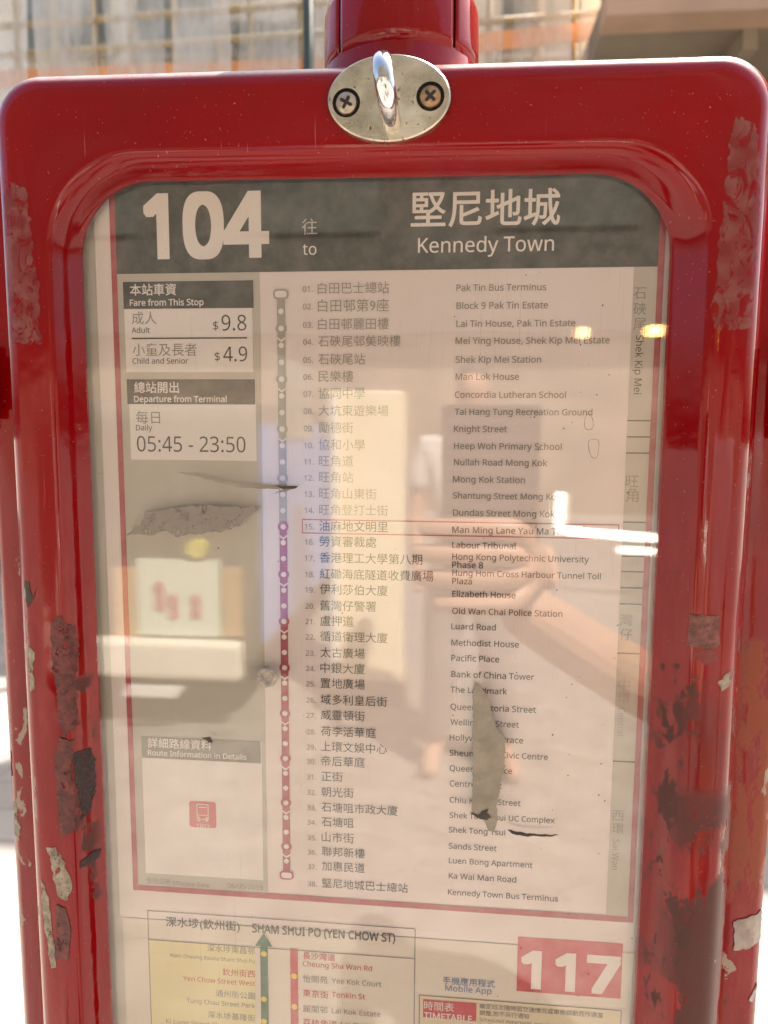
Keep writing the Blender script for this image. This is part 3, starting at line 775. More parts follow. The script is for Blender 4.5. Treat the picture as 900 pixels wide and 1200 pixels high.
PF = -.0046
scrap([(556, 798), (565, 806), (573, 822), (578, 840), (584, 856), (591, 862), (592, 880), (590, 895), (592, 897), (587, 912), (586, 925), (582, 945), (583, 960), (580, 974), (572, 973), (566, 958), (556, 957), (553, 950), (554, 900), (554, 850), (554, 815)],
      PF, 'torn_film', M_torn, 'long torn grey film strip stuck over the English stop names', 'sticker scrap', .0004, .0012, seed=1)
scrap([(207, 553), (228, 555), (246, 558), (262, 563), (275, 566), (300, 567), (330, 568), (348, 571), (338, 575), (318, 579), (336, 572), (310, 573), (280, 571), (258, 566), (235, 559)],
      PF, 'torn_sliver', M_torn, 'thin curled film sliver above the torn residue patch', 'sticker scrap', .0003, .0012, seed=2, curl=.0008)
scrap([(322, 569), (350, 570), (346, 573), (332, 573)], PF - .0006, 'sliver_tip', M_burn, 'dark burnt tip at the end of the thin film sliver', 'sticker scrap', .0003, .0008, seed=3)
scrap([(150, 626), (165, 612), (172, 600), (200, 596), (225, 593), (250, 592), (275, 594), (307, 593), (298, 601), (285, 609), (282, 616), (262, 622), (225, 626), (205, 629), (196, 622), (175, 627)],
      PF, 'dry_residue', M_torn2, 'wide grey patch of dried residue below the departure panel', 'sticker scrap', .0008, .0012, .0002, .0001, seed=4)
scrap([(595, 972), (600, 972), (611, 975), (625, 977), (655, 978), (640, 980), (622, 979), (610, 979), (600, 976)], PF, 'black_scratch', M_burn, 'black gouge across the pane beside a long torn strip', 'scratch', .0004, .0008, seed=5)
scrap([(236, 864), (246, 863), (249, 869), (244, 870), (242, 866)], PF, 'dark_nick', M_burn, 'small dark nick over the route information heading', 'scratch', .0003, .0008, seed=6)
scrap([(551, 950), (560, 955), (566, 950), (573, 948), (570, 953), (576, 958), (568, 960), (558, 958)], PF - .0005, 'dark_nick', M_burn, 'dark ragged flake at the foot of the long torn strip', 'scratch', .0005, .0008, seed=8)
# burnt hole chip
c = P(313, 793, PF)
b = MB(); vs = []; fs = []; n = 26
for j, (r_, dy) in enumerate(((.0043, 0), (.0038, -.0007), (.0028, -.0008), (.0021, -.0002), (.0001, .0000))):
    for i in range(n):
        a = 2 * math.pi * i / n; rr = r_ * (1 + .12 * noise.noise((math.cos(a) * 2, math.sin(a) * 2, j * .4)))
        vs.append((c.x + rr * math.cos(a), c.y - .0001 + dy, c.z + rr * math.sin(a)))
for j in range(4):
    for i in range(n): fs.append((j * n + i, (j + 1) * n + i, (j + 1) * n + (i + 1) % n, j * n + (i + 1) % n))
b.add(vs, fs)
tag(b.build('melted_spot', surf('melted_plastic', (.36, .32, .26), .25, .4, 350, 0, .6, 600), smooth=True), 'round melted blister on the pane beside the red route line', 'blister')
# outlined drips on the pane
for pix, lb in ((((686, 488), (690, 485), (694, 490), (695, 500), (690, 504), (685, 500)), 'small oval dried drip ring beside Tai Hang Tung row'), (((690, 517), (701, 516), (701, 530), (698, 537), (692, 533)), 'long dried drip outline below the small oval one')):
    c_ = [P(x, y, PF - .0001) for x, y in pix]; n_ = len(c_); pts = []
    for i in range(n_):
        p0, p1, p2, p3 = (c_[(i + k) % n_] for k in (-1, 0, 1, 2))
        for t in (0, .2, .4, .6, .8): pts.append(.5 * (2 * p1 + (p2 - p0) * t + (2 * p0 - 5 * p1 + 4 * p2 - p3) * t * t + (3 * p1 - p0 - 3 * p2 + p3) * t ** 3))
    pts.append(pts[0]); b = MB(); b.tube(pts, [.00005 + .0001 * abs(noise.noise((i * .25, 3, 1))) for i in range(len(pts))], 5)
    tag(b.build('dried_drip', M_burn), lb, 'stain')
b = MB(); random.seed(11)
for i in range(95):
    x, y = random.uniform(130, 765), random.uniform(235, 1180)
    if random.random() < .5: x = random.uniform(600, 770)
    q = P(x, y, PF); r_ = random.uniform(.00012, .00035); k = 6
    b.add([(q.x + r_ * random.uniform(.6, 1.3) * math.cos(2 * math.pi * j / k), q.y - .00005, q.z + r_ * random.uniform(.5, 1.2) * math.sin(2 * math.pi * j / k)) for j in range(k)] + [(q.x, q.y - .00025, q.z)], [(j, (j + 1) % k, k) for j in range(k)])
part(tag(b.build('dirt_specks', M_burn), 'dark dirt specks on the pane', kind='stuff'))

FYS = -.0148
# old tape and stickers on the frame
scrap([(2, 208), (30, 222), (37, 260), (40, 300), (46, 340), (48, 404), (30, 402), (10, 404), (6, 340), (2, 280)], FYS, 'old_tape', M_tape, 'cracked clear tape residue on the frame beside the dark header', 'tape', .0012, .0016, .00012, .0001, FRAME_BVH, seed=9)
scrap([(860, 135), (886, 145), (895, 200), (893, 260), (889, 310), (884, 350), (880, 385), (836, 388), (834, 360), (839, 330), (842, 290), (847, 240), (852, 190)], FYS, 'old_tape', M_tape, 'cracked clear tape residue on the frame beside Shek Kip Mei column', 'tape', .0012, .0016, .00012, .0001, FRAME_BVH, seed=10)
M_stk = flaky('old_tape_backing', (.115, .022, .017), .5, .6, 170, .40, .44)
M_stk2 = surf('brown_sticker', (.19, .065, .048), .5, .45, 260, 0, .6, 700)
scrap([(809, 720), (842, 722), (843, 756), (836, 760), (806, 757)], FYS, 'faded_sticker', M_stk2, 'square faded brown sticker on the frame upright', 'sticker', .0003, .0012, .0002, .0001, FRAME_BVH, seed=12)
scrap([(812, 762), (836, 760), (842, 772), (830, 778), (815, 772)], FYS, 'sticker_shred', M_tape, 'pale shredded remains just under the square faded sticker', 'sticker', .0008, .001, .0002, .0001, FRAME_BVH, seed=13)
scrap([(842, 800), (858, 786), (866, 790), (856, 806), (846, 810)], FYS, 'paint_chip', M_chip, 'pale chip in the red paint', None, .0006, .001, .0001, .00008, FRAME_BVH, parent=sign, seed=14)
scrap([(58, 1004), (64, 995), (72, 1002), (78, 1014), (86, 1040), (78, 1056), (68, 1050)], FYS, 'paint_chip', M_chip, 'pale chip in the red paint', None, .0008, .001, .0001, .00008, FRAME_BVH, parent=sign, seed=15)
scrap([(46, 1032), (52, 1040), (58, 1060), (62, 1100), (66, 1134), (60, 1136), (52, 1095), (47, 1060)], FYS, 'paint_chip', M_chip, 'long bare chip on the frame edge', None, .0006, .001, .0001, .00008, FRAME_BVH, parent=sign, seed=16)
scrap([(54, 994), (66, 993), (68, 1000), (58, 1003)], FYS, 'paint_chip', M_chip, 'small pale chip', None, .0005, .001, .0001, .00008, FRAME_BVH, parent=sign, seed=17)
scrap([(84, 884), (96, 886), (100, 905), (101, 930), (97, 962), (92, 966), (90, 935), (86, 915)], FYS, 'black_gum', M_gum, 'black gum run down the frame beside the route information panel', 'gum', .0008, .001, .0003, .0001, FRAME_BVH, seed=18)
scrap([(92, 1012), (100, 1008), (106, 1010), (104, 1018), (92, 1020)], FYS, 'black_gum', M_gum, 'small black gum blob low on the frame beside the red border corner', 'gum', .0004, .001, .0003, .0001, FRAME_BVH, seed=19)
scrap([(62, 728), (72, 722), (82, 734), (86, 760), (84, 800), (88, 850), (80, 862), (70, 845), (66, 800), (60, 760)], FYS, 'peeling_tape', M_stk, 'long peeling brown tape strip down the frame', 'tape', .0012, .0012, .0003, .0002, FRAME_BVH, seed=20)
scrap([(70, 862), (86, 870), (82, 895), (88, 930), (86, 975), (72, 978), (68, 930), (66, 890)], FYS, 'peeling_tape', M_stk, 'ragged dark tape patch continuing under the long peeling strip', 'tape', .0012, .0012, .0003, .0002, FRAME_BVH, seed=21)
scrap([(68, 1060), (78, 1064), (84, 1095), (80, 1125), (64, 1122), (66, 1090)], FYS, 'peeling_tape', M_stk, 'small dull red tape patch below the pale paint chip', 'tape', .0008, .0012, .0002, .0001, FRAME_BVH, seed=22)
scrap([(26, 682), (34, 682), (36, 700), (44, 690), (38, 702), (30, 712)], FYS, 'dark_chip', M_burn, 'dark chip on the frame edge', None, .0006, .001, .0001, .00008, FRAME_BVH, parent=sign, seed=23)
scrap([(33, 760), (40, 765), (37, 780), (40, 808), (33, 812), (31, 785)], FYS, 'paint_chip', M_chip, 'pale chip on the frame edge', None, .0007, .001, .0001, .00008, FRAME_BVH, parent=sign, seed=24)
RY = .0180
scrap([(858, 1076), (896, 1066), (895, 1098), (876, 1108), (857, 1110)], RY, 'torn_sticker', M_white, 'torn white sticker on the rear flange of the case', 'sticker', .0008, .0014, .0003, .0001, REAR_BVH, seed=25)
scrap([(876, 1168), (888, 1152), (890, 1160), (880, 1172)], RY, 'torn_sticker', M_white, 'tiny white shred on the rear flange under the torn white sticker', 'sticker', .0005, .001, .0003, .0001, REAR_BVH, seed=26)
scrap([(2, 860), (10, 880), (14, 905), (8, 930), (3, 905)], RY, 'paint_chip', M_chip, 'bare patch on the rear flange', None, .001, .0012, .0001, .00008, REAR_BVH, parent=sign, seed=27)
scrap([(8, 945), (20, 940), (26, 970), (24, 985), (10, 962)], RY, 'paint_chip', M_chip, 'bare patch on the rear flange', None, .001, .0012, .0001, .00008, REAR_BVH, parent=sign, seed=28)

# ------------------------------------------------------------------ far background over the case: scaffolded building and concrete overhang
YB = 8.0
M_wall = surf('pale_render', (.90, .84, .72), .8, .15, 1.5, 0, .2, 20)
M_bamboo = surf('bamboo', (.48, .38, .22), .6, .2, 6)
M_net = N('scaffold_net'); 
M_netm = M_net.bsdf((.85, .83, .78), .8, alpha=M_net.ramp(M_net.noise(3, 5, .6, M_net.mp((1, 1, .3))), .3, .75, .18, .62))
M_orange = surf('orange_sheet', (.80, .38, .17), .7, .1, 3)
M_glass = surf('dim_window', (.34, .37, .34), .2, .3, 2)
M_acw = surf('ac_white', (.60, .58, .52), .5, .1, 6)
M_green = surf('dark_green_pole', (.04, .06, .05), .5)
bl = thing('scaffolded_building', 'pale building wrapped in bamboo scaffold and white net behind the case', 'building', (0, YB, GROUND))
def bpart(b, name, mat, par=None, **k):
    o = b.build(name, mat, **k); o.parent = par or bl
    if par is None: o.location = -Vector(bl.location)
    return o
xl, xr = P(-260, 40, YB).x, P(708, 40, YB).x
b = MB(); b.box((xl, YB, GROUND), (xr, YB + 3, 7.0)); bpart(b, 'wall', M_wall)
for x0, x1 in ((30, 130), (160, 250), (440, 520), (590, 680)):
    a, c = P(x0, -40, YB), P(x1, 62, YB); b = MB(); b.box((a.x, YB - .03, c.z), (c.x, YB - .002, a.z)); bpart(b, 'window', M_glass)
    b = MB(); mx_ = (a.x + c.x) / 2; b.box((mx_ - .03, YB - .05, c.z), (mx_ + .03, YB - .031, a.z)); b.box((a.x - .05, YB - .06, c.z - .06), (c.x + .05, YB - .001, c.z)); bpart(b, 'window_frame', M_acw)
for px in (243, 287, 327):
    q = P(px, 45, YB - .25); b = MB(); b.box((q.x - .19, YB - .25, q.z - .17), (q.x + .19, YB - .001, q.z + .17))
    o = bpart(b, 'air_conditioner', M_acw); b = MB()
    b.v = []; b.tube([(q.x, YB - .262, q.z), (q.x, YB - .2495, q.z)], .13, 20); bpart(b, 'fan_grille', M_glass)
for px in list(range(-30, 720, 47)):
    q = P(px + random.uniform(-8, 8), 40, YB - .6); b = MB(); dx = random.uniform(-.1, .1)
    b.tube([(q.x + dx, YB - .6, GROUND), (q.x - dx, YB - .6, 6.5)], .035, 8); bpart(b, 'bamboo_pole', M_bamboo, smooth=True)
for py in (-20, 28, 62):
    q = P(0, py, YB - .66); b = MB(); b.tube([(xl, YB - .66, q.z - .1), (xr, YB - .66, q.z + .12)], .035, 8); bpart(b, 'bamboo_pole', M_bamboo, smooth=True)
for k, px in enumerate(range(-40, 700, 80)):
    q0, q1 = P(px, 0, YB - .75), P(px + 70, 0, YB - .75); b = MB(); vs = []; fs = []
    for j in range(13):
        for i in range(9):
            x = q0.x + (q1.x - q0.x) * i / 8; z = 1.5 + 4.5 * j / 12
            vs.append((x + .04 * noise.noise((x, z, k)), YB - .75 + .08 * noise.noise((x * 3, z * 1.3, k * 2)), z))
    for j in range(12):
        for i in range(8): a = j * 9 + i; fs.append((a, a + 1, a + 10, a + 9))
    b.add(vs, fs); bpart(b, 'net_strip', M_netm, smooth=True)
for x0, y0, x1, y1 in ((-60, 95, 380, 78), (560, 50, 706, 34)):
    a, c = P(x0, y0, YB - .70), P(x1, y1, YB - .70); h = .085
    b = MB(); b.add([(a.x, YB - .70, a.z - h), (c.x, YB - .70, c.z - h), (c.x, YB - .70, c.z + h), (a.x, YB - .70, a.z + h), (a.x, YB - .68, a.z - h), (c.x, YB - .68, c.z - h), (c.x, YB - .68, c.z + h), (a.x, YB - .68, a.z + h)],
                    [(0, 1, 2, 3), (7, 6, 5, 4), (0, 4, 5, 1), (3, 2, 6, 7), (1, 5, 6, 2), (0, 3, 7, 4)]); bpart(b, 'orange_sheet', M_orange)
q = P(361, 30, YB - 1.2); b = MB(); b.tube([(q.x, YB - 1.2, GROUND), (q.x, YB - 1.2, 6.5)], .05, 10)
tag(b.build('sign_pole', M_green, smooth=True), 'dark upright pole standing in front of the scaffolded building', 'pole')
# concrete overhang to the right
ov = thing('overhang_building', 'concrete building with pinkish projecting beam and ribbed soffit', 'building', (4, 6.5, GROUND))
def opart(b, name, mat): o = b.build(name, mat); o.parent = ov; o.location = -Vector(ov.location); return o
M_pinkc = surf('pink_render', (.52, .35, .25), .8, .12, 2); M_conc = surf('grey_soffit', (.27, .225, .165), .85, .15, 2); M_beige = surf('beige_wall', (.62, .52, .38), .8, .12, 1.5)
q0 = P(711, 18, 6.2); ztop = P(711, -30, 6.2).z
b = MB(); b.box((q0.x, 6.2, q0.z), (9, 6.5, ztop + 3)); opart(b, 'beam', M_pinkc)
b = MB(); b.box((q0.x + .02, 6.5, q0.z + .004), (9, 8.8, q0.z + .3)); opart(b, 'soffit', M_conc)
b = MB(); b.box((q0.x - .3, 8.8, GROUND), (9, 9.2, 6)); opart(b, 'wall', M_beige)
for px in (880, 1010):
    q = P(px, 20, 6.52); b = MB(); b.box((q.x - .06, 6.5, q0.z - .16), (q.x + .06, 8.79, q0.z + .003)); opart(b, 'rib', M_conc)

# ------------------------------------------------------------------ what stands behind the photographer and shows in the pane and paint
# opposite building
ob = thing('opposite_building', 'dull grey brown building across the road, seen mirrored above the minibus', 'building', (0, -12, GROUND))
def obpart(b, name, mat): o = b.build(name, mat); o.parent = ob; o.location = -Vector(ob.location); return o
M_obw = surf('dark_window', (.10, .105, .09), .25, .2, 2); M_ob = surf('grey_brown_wall', (.075, .068, .056), .8, .2, 1); M_cream = surf('cream_pillar', (.92, .80, .54), .7, .10, 2); M_shop = surf('warm_shopfront', (.32, .25, .18), .5, .35, 1.2)
b = MB(); b.box((-22, -14, 1.6), (22, -12, 14)); obpart(b, 'wall', M_ob)
b = MB(); b.box((-22, -14, GROUND), (22, -12.3, 1.6)); obpart(b, 'shopfront', M_shop)
a, c = RP(384, 458, -3.4), RP(472, 458, -3.4)
pil = thing('cream_pillar', 'sunlit cream pillar mirrored across the Chinese stop names', 'pillar', ((a.x + c.x) / 2, -3.5, GROUND))
b = MB(); b.box((a.x, -3.7, GROUND + .12), (c.x, -3.4, a.z)); o = b.build('shaft', M_cream, pil); o.location = -Vector(pil.location); bevel(o, .012)
q = RP(391, 500, -3.35); b = MB(); b.tube([(q.x, -3.36, GROUND + .1), (q.x, -3.36, a.z - .02)], .022, 12); o = b.build('streak_tube', surf('streak_white', (.86, .84, .78), .4, .05), pil); o.location = -Vector(pil.location)  # white tube added to give the bright streak along the mirrored pillar edge
b = MB(); b.box((a.x - .03, -3.73, GROUND), (c.x + .03, -3.37, GROUND + .12)); o = b.build('plinth', M_conc, pil); o.location = -Vector(pil.location)
for x in range(-20, 20, 4):
    b = MB(); b.box((x + .6, -12.01, 3.2), (x + 2.8, -11.95, 5.0)); obpart(b, 'window', M_obw)
# minibus seen from behind at the left
M_bwhite = surf('bus_white', (.84, .78, .66), .3, .06, 3); M_bblue = surf('bus_blue', (.16, .34, .80), .3, .08, 3); M_bgrey = surf('bus_grey', (.16, .145, .12), .4, .2, 3); M_tyre = surf('tyre', (.03, .03, .03), .8)
YM = -3.0
xR = RP(300, 700, YM).x; xLb = xR - 1.75
mb = thing('minibus', 'white and blue minibus with poster in its rear window, seen mirrored', 'minibus', (xR - .9, YM, GROUND))
def mpart(b, name, mat, **k): o = b.build(name, mat, **k); o.parent = mb; o.location = -Vector(mb.location); return o
zt_, zbm = RP(200, 470, YM).z, RP(200, 745, YM).z
b = MB(); b.box((xLb, YM - 5.5, GROUND + .3), (xR, YM, zt_)); o = mpart(b, 'body', M_bgrey); bevel(o, .08, 3)
b = MB(); b.box((xR - .02, YM - 5.4, GROUND + .4), (xR + .012, YM - .1, zt_ - .1)); mpart(b, 'side_panel', M_bblue)
for ys in (-.8, -2.0, -3.2, -4.4):
    b = MB(); b.box((xR + .012, YM + ys - .5, .0), (xR + .02, YM + ys + .4, .42)); mpart(b, 'side_window', M_glass)
b = MB(); b.box((xLb - .02, YM + .001, RP(200, 790, YM).z), (RP(288, 760, YM).x, YM + .09, zbm)); o = mpart(b, 'bumper', M_bwhite); bevel(o, .03, 3)
for px0, px1 in ((134, 164), (262, 286)):
    b = MB(); a, c = RP(px0, 664, YM), RP(px1, 744, YM); b.box((a.x, YM + .001, c.z), (c.x, YM + .02, a.z)); mpart(b, 'rear_panel', surf('warm_panel%d' % px0, (.60, .42, .22), .5, .1, 4))
a, c = RP(163, 654, YM), RP(260, 744, YM)
M_post = N('poster'); M_posterm = M_post.bsdf((.78, .84, .70), .5)
b = MB(); b.box((a.x, YM + .001, c.z), (c.x, YM + .03, a.z)); mpart(b, 'poster', M_posterm)
for px, py, hh in ((190, 700, 34), (206, 712, 28), (232, 712, 26)):
    q = RP(px, py, YM); s = hh * .0037 / 2 * .85
    b = MB(); b.box((q.x - .022, YM + .031, q.z - s), (q.x + .022, YM + .036, q.z + s)); b.tube([(q.x, YM + .033, q.z + s + .01), (q.x, YM + .040, q.z + s + .01)], .022, 12); mpart(b, 'poster_figure', surf('figure_pink%d' % px, (.62, .22, .26), .5))
a, c = RP(142, 803, YM + .1), RP(214, 818, YM + .1)
b = MB(); b.add([(a.x, YM + .1, c.z), (c.x - .03, YM + .1, c.z), (c.x, YM + .1, a.z), (a.x + .03, YM + .1, a.z), (a.x, YM + .08, c.z), (c.x - .03, YM + .08, c.z), (c.x, YM + .08, a.z), (a.x + .03, YM + .08, a.z)], [(0, 1, 2, 3), (7, 6, 5, 4), (0, 4, 5, 1), (1, 5, 6, 2), (2, 6, 7, 3), (3, 7, 4, 0)]); mpart(b, 'white_patch_plate', surf('plate_white', (.85, .84, .8), .3, .03))  # slanted white plate added to give a bright mirrored patch below the bumper
q = RP(231, 642, YM + .02); b = MB(); b.tube([(q.x, YM, q.z), (q.x, YM + .04, q.z)], .045, 20); mpart(b, 'rear_lamp', surf('lamp_yellow', (.72, .66, .16), .2))
for x, y in ((xLb + .2, -1.0), (xR - .12, -1.0), (xLb + .2, -4.4), (xR - .12, -4.4)):
    b = MB(); b.tube([(x - .11, YM + y, GROUND + .34), (x + .11, YM + y, GROUND + .34)], .34, 24); mpart(b, 'wheel', M_tyre)
# tube lights and lanterns under the opposite shops
def lamp(name, a, c, r, colr, st, label, cat, grp=None):
    m = N(name + '_glow'); mt = m.bsdf((.8, .8, .8), .4, emit=colr, estr=st)
    b = MB(); b.tube([a, c], r, 10); tag(b.build(name, mt), label, cat, grp)
YT = -6.0
lamp('tube_light', RP(655, 621, YT), RP(786, 632, YT), .032, (1, .93, .75), 7, 'long lit tube lamp mirrored across the Man Ming Lane row', 'tube lamp')
lamp('tube_light', RP(657, 578, YT), RP(655, 618, YT), .032, (1, .93, .75), 4.5, 'short upright lit tube lamp mirrored above the long one', 'tube lamp')
lamp('tube_light', RP(725, 644, YT), RP(786, 648, YT), .026, (1, .93, .75), 4.5, 'short level lit tube lamp mirrored under the long one', 'tube lamp')
lamp('tube_light', RP(585, 794, YT + 2), RP(690, 798, YT + 2), .022, (1, .95, .8), 7, 'lit tube lamp mirrored across the Bank of China row', 'tube lamp')
lamp('amber_lamp', RP(768, 383, YT), RP(768, 393, YT), .055, (1, .42, .08), 16, 'amber lamp mirrored on the red border line', 'lamp')
lamp('amber_lamp', RP(683, 385, YT), RP(683, 396, YT), .036, (1, .45, .12), 7, 'fainter amber lamp mirrored beside Shek Kip Mei Estate row', 'lamp')

# photographer holding up a phone
M_skin = surf('skin', (.50, .30, .21), .5, .1, 30); M_shirt = surf('grey_shirt', (.46, .44, .42), .85, .1, 20); M_short = surf('dark_shorts', (.16, .15, .14), .85, .1, 20); M_hair = surf('hair', (.02, .016, .013), .5)
M_phone = surf('black_phone', (.03, .03, .032), .15, .05, 10)
pc = CAM - FWD * .012
ph = MB(); hw, hh, t = .037, .075, .004
cc = pc + RIGHT * .026 - UP * .060 - FWD * .004
def pl(u, v, w): return tuple(cc + RIGHT * u + UP * v + FWD * w)
ph.add([pl(-hw, -hh, -t), pl(hw, -hh, -t), pl(hw, hh, -t), pl(-hw, hh, -t), pl(-hw, -hh, t), pl(hw, -hh, t), pl(hw, hh, t), pl(-hw, hh, t)], [(0, 3, 2, 1), (4, 5, 6, 7), (0, 1, 5, 4), (1, 2, 6, 5), (2, 3, 7, 6), (3, 0, 4, 7)])
bevel(tag(ph.build('phone', M_phone), 'black phone held up in one hand, seen mirrored', 'phone'), .003, 3)
person = thing('person', 'person in grey shirt and dark shorts holding up a phone, seen mirrored', 'person', (.54, -.80, GROUND))
def skin(name, verts, edges, mat, root=0, sub=2):
    me = bpy.data.meshes.new(name); me.from_pydata([v[:3] for v in verts], edges, [])
    o = link(name, me, mat); o.parent = person; o.location = -Vector(person.location)
    o.modifiers.new('skin', 'SKIN')
    if not me.skin_vertices: 
        bpy.context.view_layer.objects.active = o; o.select_set(True); bpy.ops.mesh.customdata_skin_add(); o.select_set(False)
    for i, v in enumerate(verts):
        r_ = v[3]; me.skin_vertices[0].data[i].radius = (r_, v[4] if len(v) > 4 else r_)
        me.skin_vertices[0].data[i].use_root = (i == root)
    s = o.modifiers.new('sub', 'SUBSURF'); s.levels = sub; s.render_levels = sub
    for p in me.polygons: p.use_smooth = True
    return o
X0, YP = .54, -.80; G = GROUND
body = [(X0, YP, G + .92, .13, .10), (X0, YP, G + 1.10, .12, .09), (X0, YP, G + 1.30, .14, .10), (X0, YP + .01, G + 1.42, .07, .06), (X0, YP + .03, G + 1.50, .048), (X0 - .01, YP + .05, G + 1.60, .075, .09), (X0 - .01, YP + .05, G + 1.70, .065, .08),
        (X0 - .17, YP, G + 1.38, .052), (*RP(800, 830, -.58), .042), (*RP(690, 765, -.46), .033), (*RP(600, 705, -.36), .026),
        (X0 + .17, YP, G + 1.38, .052), (X0 + .24, YP + .02, G + 1.10, .042), (X0 + .23, YP + .10, G + .88, .033), (X0 + .22, YP + .16, G + .80, .030),
        (X0 - .09, YP, G + .82, .085), (X0 - .10, YP + .02, G + .48, .056), (X0 - .10, YP - .02, G + .09, .036), (X0 - .11, YP + .13, G + .04, .034),
        (X0 + .09, YP, G + .82, .085), (X0 + .10, YP + .02, G + .48, .056), (X0 + .10, YP - .02, G + .09, .036), (X0 + .12, YP + .13, G + .04, .034)]
skin('body', body, [(0, 1), (1, 2), (2, 3), (3, 4), (4, 5), (5, 6), (2, 7), (7, 8), (8, 9), (9, 10), (2, 11), (11, 12), (12, 13), (13, 14), (0, 15), (15, 16), (16, 17), (17, 18), (0, 19), (19, 20), (20, 21), (21, 22)], M_skin)
skin('shirt', [(X0, YP, G + .90, .150, .118), (X0, YP, G + 1.10, .140, .108), (X0, YP, G + 1.30, .155, .115), (X0, YP + .005, G + 1.41, .085, .075), (X0 - .175, YP, G + 1.37, .068), (X0 - .20, YP + .05, G + 1.26, .060), (X0 + .175, YP, G + 1.37, .068), (X0 + .22, YP + .01, G + 1.18, .060)],
     [(0, 1), (1, 2), (2, 3), (2, 4), (4, 5), (2, 6), (6, 7)], M_shirt)
skin('shorts', [(X0, YP, G + .92, .145, .115), (X0 - .095, YP, G + .80, .100), (X0 - .10, YP + .01, G + .52, .085), (X0 + .095, YP, G + .80, .100), (X0 + .10, YP + .01, G + .52, .085)], [(0, 1), (1, 2), (0, 3), (3, 4)], M_short)
skin('hair', [(X0 - .01, YP + .02, G + 1.66, .080, .085), (X0 - .01, YP + .025, G + 1.735, .070, .080)], [(0, 1)], M_hair)
# hands closed round the phone
def hand(side):
    w0 = cc + RIGHT * (side * .026) - UP * .046 - FWD * .022
    wrist = Vector(body[10][:3])
    vs = [(*wrist, .025), (*((wrist + w0) / 2), .026, .020), (*w0, .030, .018)]; es = [(0, 1), (1, 2)]
    for k in range(4):
        base = w0 + UP * (.030 - .020 * k) + RIGHT * (-side * .004); n_ = len(vs); L = (.070, .076, .072, .060)[k]
        p1 = base + FWD * .036 - RIGHT * side * .003; p2 = p1 - RIGHT * side * L * .6 + FWD * .005; p3 = p2 - RIGHT * side * L * .45 - FWD * .002
        vs += [(*p1, .0095), (*p2, .0085), (*p3, .0070)]; es += [(2, n_), (n_, n_ + 1), (n_ + 1, n_ + 2)]
    n_ = len(vs); q = w0 - FWD * .012 - RIGHT * side * .012 + UP * .014
    vs += [(*q, .011), (*(q - RIGHT * side * .022 + UP * .018 - FWD * .001), .009)]; es += [(1, n_), (n_, n_ + 1)]
    skin('hand', vs, es, M_skin)
hand(1)
# eyes and mouth
for sx in (-1, 1):
    b = MB(); q = Vector((X0 - .01 + sx * .031, YP + .128, G + 1.635)); b.tube([q, q + Vector((0, .006, 0))], .009, 10); o = b.build('eye', M_hair); o.parent = person; o.location = -Vector(person.location)
b = MB(); q = Vector((X0 - .01, YP + .13, G + 1.61)); b.tube([q + Vector((0, 0, .02)), q + Vector((0, .016, -.008)), q + Vector((0, .004, -.014))], [.006, .010, .006], 8); o = b.build('nose', M_skin, smooth=True); o.parent = person; o.location = -Vector(person.location)
b = MB(); q = Vector((X0 - .01, YP + .126, G + 1.572)); b.tube([q - Vector((.022, 0, 0)), q + Vector((0, .006, 0)), q + Vector((.022, 0, 0))], .004, 8); o = b.build('mouth', surf('lips', (.35, .13, .11), .5)); o.parent = person; o.location = -Vector(person.location)
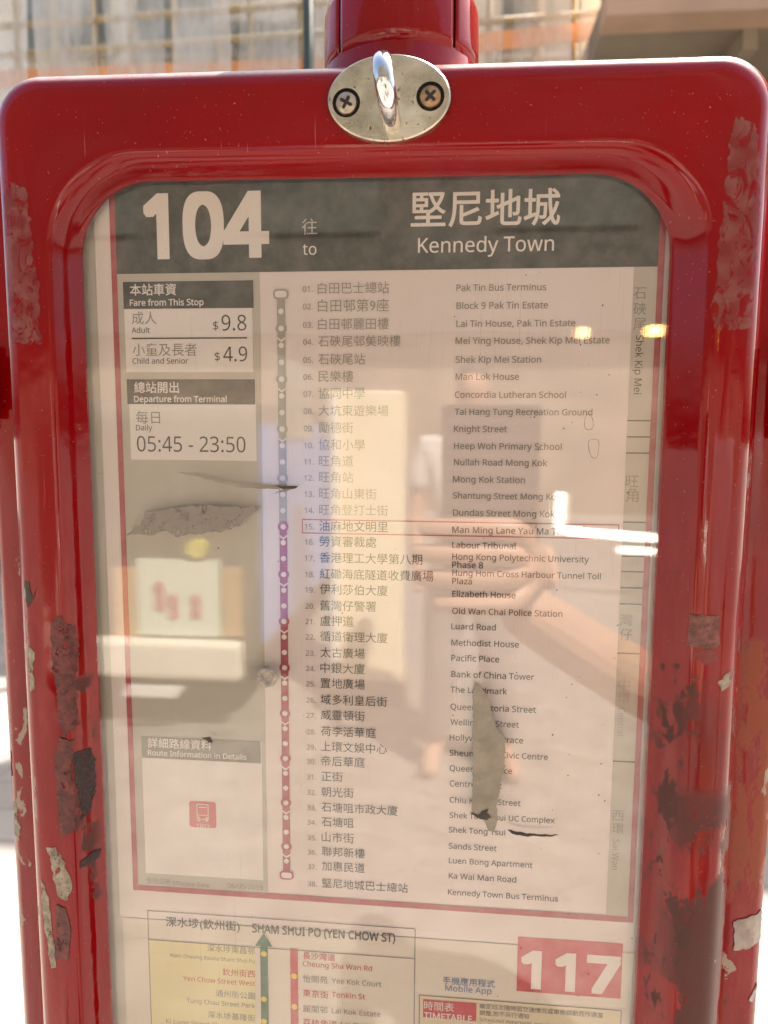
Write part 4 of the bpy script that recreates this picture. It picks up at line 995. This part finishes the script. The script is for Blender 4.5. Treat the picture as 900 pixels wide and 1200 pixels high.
# passer-by standing further back
person = thing('person', 'passer-by in pale shirt and grey trousers standing on the road, seen mirrored', 'person', (.12, -2.7, GROUND))
q = RP(545, 900, -2.7); X0, YP = q.x, -2.7
M_shirt2 = surf('pale_shirt', (.66, .64, .62), .85, .1, 20); M_trou = surf('grey_trousers', (.22, .21, .20), .85, .1, 20)
b2 = [(X0, YP, G + .92, .13, .10), (X0, YP, G + 1.10, .12, .09), (X0, YP, G + 1.28, .14, .10), (X0, YP + .01, G + 1.40, .07, .06), (X0, YP + .02, G + 1.47, .048), (X0, YP + .03, G + 1.56, .075, .09), (X0, YP + .03, G + 1.65, .065, .08),
      (X0 - .17, YP, G + 1.35, .05), (X0 - .22, YP + .02, G + 1.08, .04), (X0 - .20, YP + .10, G + .86, .03), (X0 - .20, YP + .14, G + .78, .036, .02),
      (X0 + .17, YP, G + 1.35, .05), (X0 + .22, YP + .02, G + 1.08, .04), (X0 + .22, YP + .10, G + .86, .03), (X0 + .22, YP + .14, G + .78, .036, .02),
      (X0 - .09, YP, G + .80, .085), (X0 - .11, YP + .02, G + .46, .056), (X0 - .13, YP - .02, G + .09, .038), (X0 - .15, YP + .14, G + .04, .036),
      (X0 + .09, YP, G + .80, .085), (X0 + .12, YP + .02, G + .46, .056), (X0 + .16, YP - .02, G + .09, .038), (X0 + .20, YP + .14, G + .04, .036)]
skin('body', b2, [(0, 1), (1, 2), (2, 3), (3, 4), (4, 5), (5, 6), (2, 7), (7, 8), (8, 9), (9, 10), (2, 11), (11, 12), (12, 13), (13, 14), (0, 15), (15, 16), (16, 17), (17, 18), (0, 19), (19, 20), (20, 21), (21, 22)], M_skin)
skin('shirt', [(X0, YP, G + .88, .150, .118), (X0, YP, G + 1.10, .140, .108), (X0, YP, G + 1.28, .155, .115), (X0, YP + .005, G + 1.39, .085, .075), (X0 - .175, YP, G + 1.34, .068), (X0 - .215, YP + .02, G + 1.16, .060), (X0 + .175, YP, G + 1.34, .068), (X0 + .215, YP + .02, G + 1.16, .060)],
     [(0, 1), (1, 2), (2, 3), (2, 4), (4, 5), (2, 6), (6, 7)], M_shirt2)
skin('trousers', [(X0, YP, G + .92, .140, .112), (X0 - .09, YP, G + .78, .100), (X0 - .11, YP + .02, G + .46, .075), (X0 - .13, YP - .02, G + .12, .062), (X0 + .09, YP, G + .78, .100), (X0 + .12, YP + .02, G + .46, .075), (X0 + .16, YP - .02, G + .12, .062)], [(0, 1), (1, 2), (2, 3), (0, 4), (4, 5), (5, 6)], M_trou)
skin('hair', [(X0, YP, G + 1.61, .080, .085), (X0, YP + .005, G + 1.69, .070, .080)], [(0, 1)], M_hair)
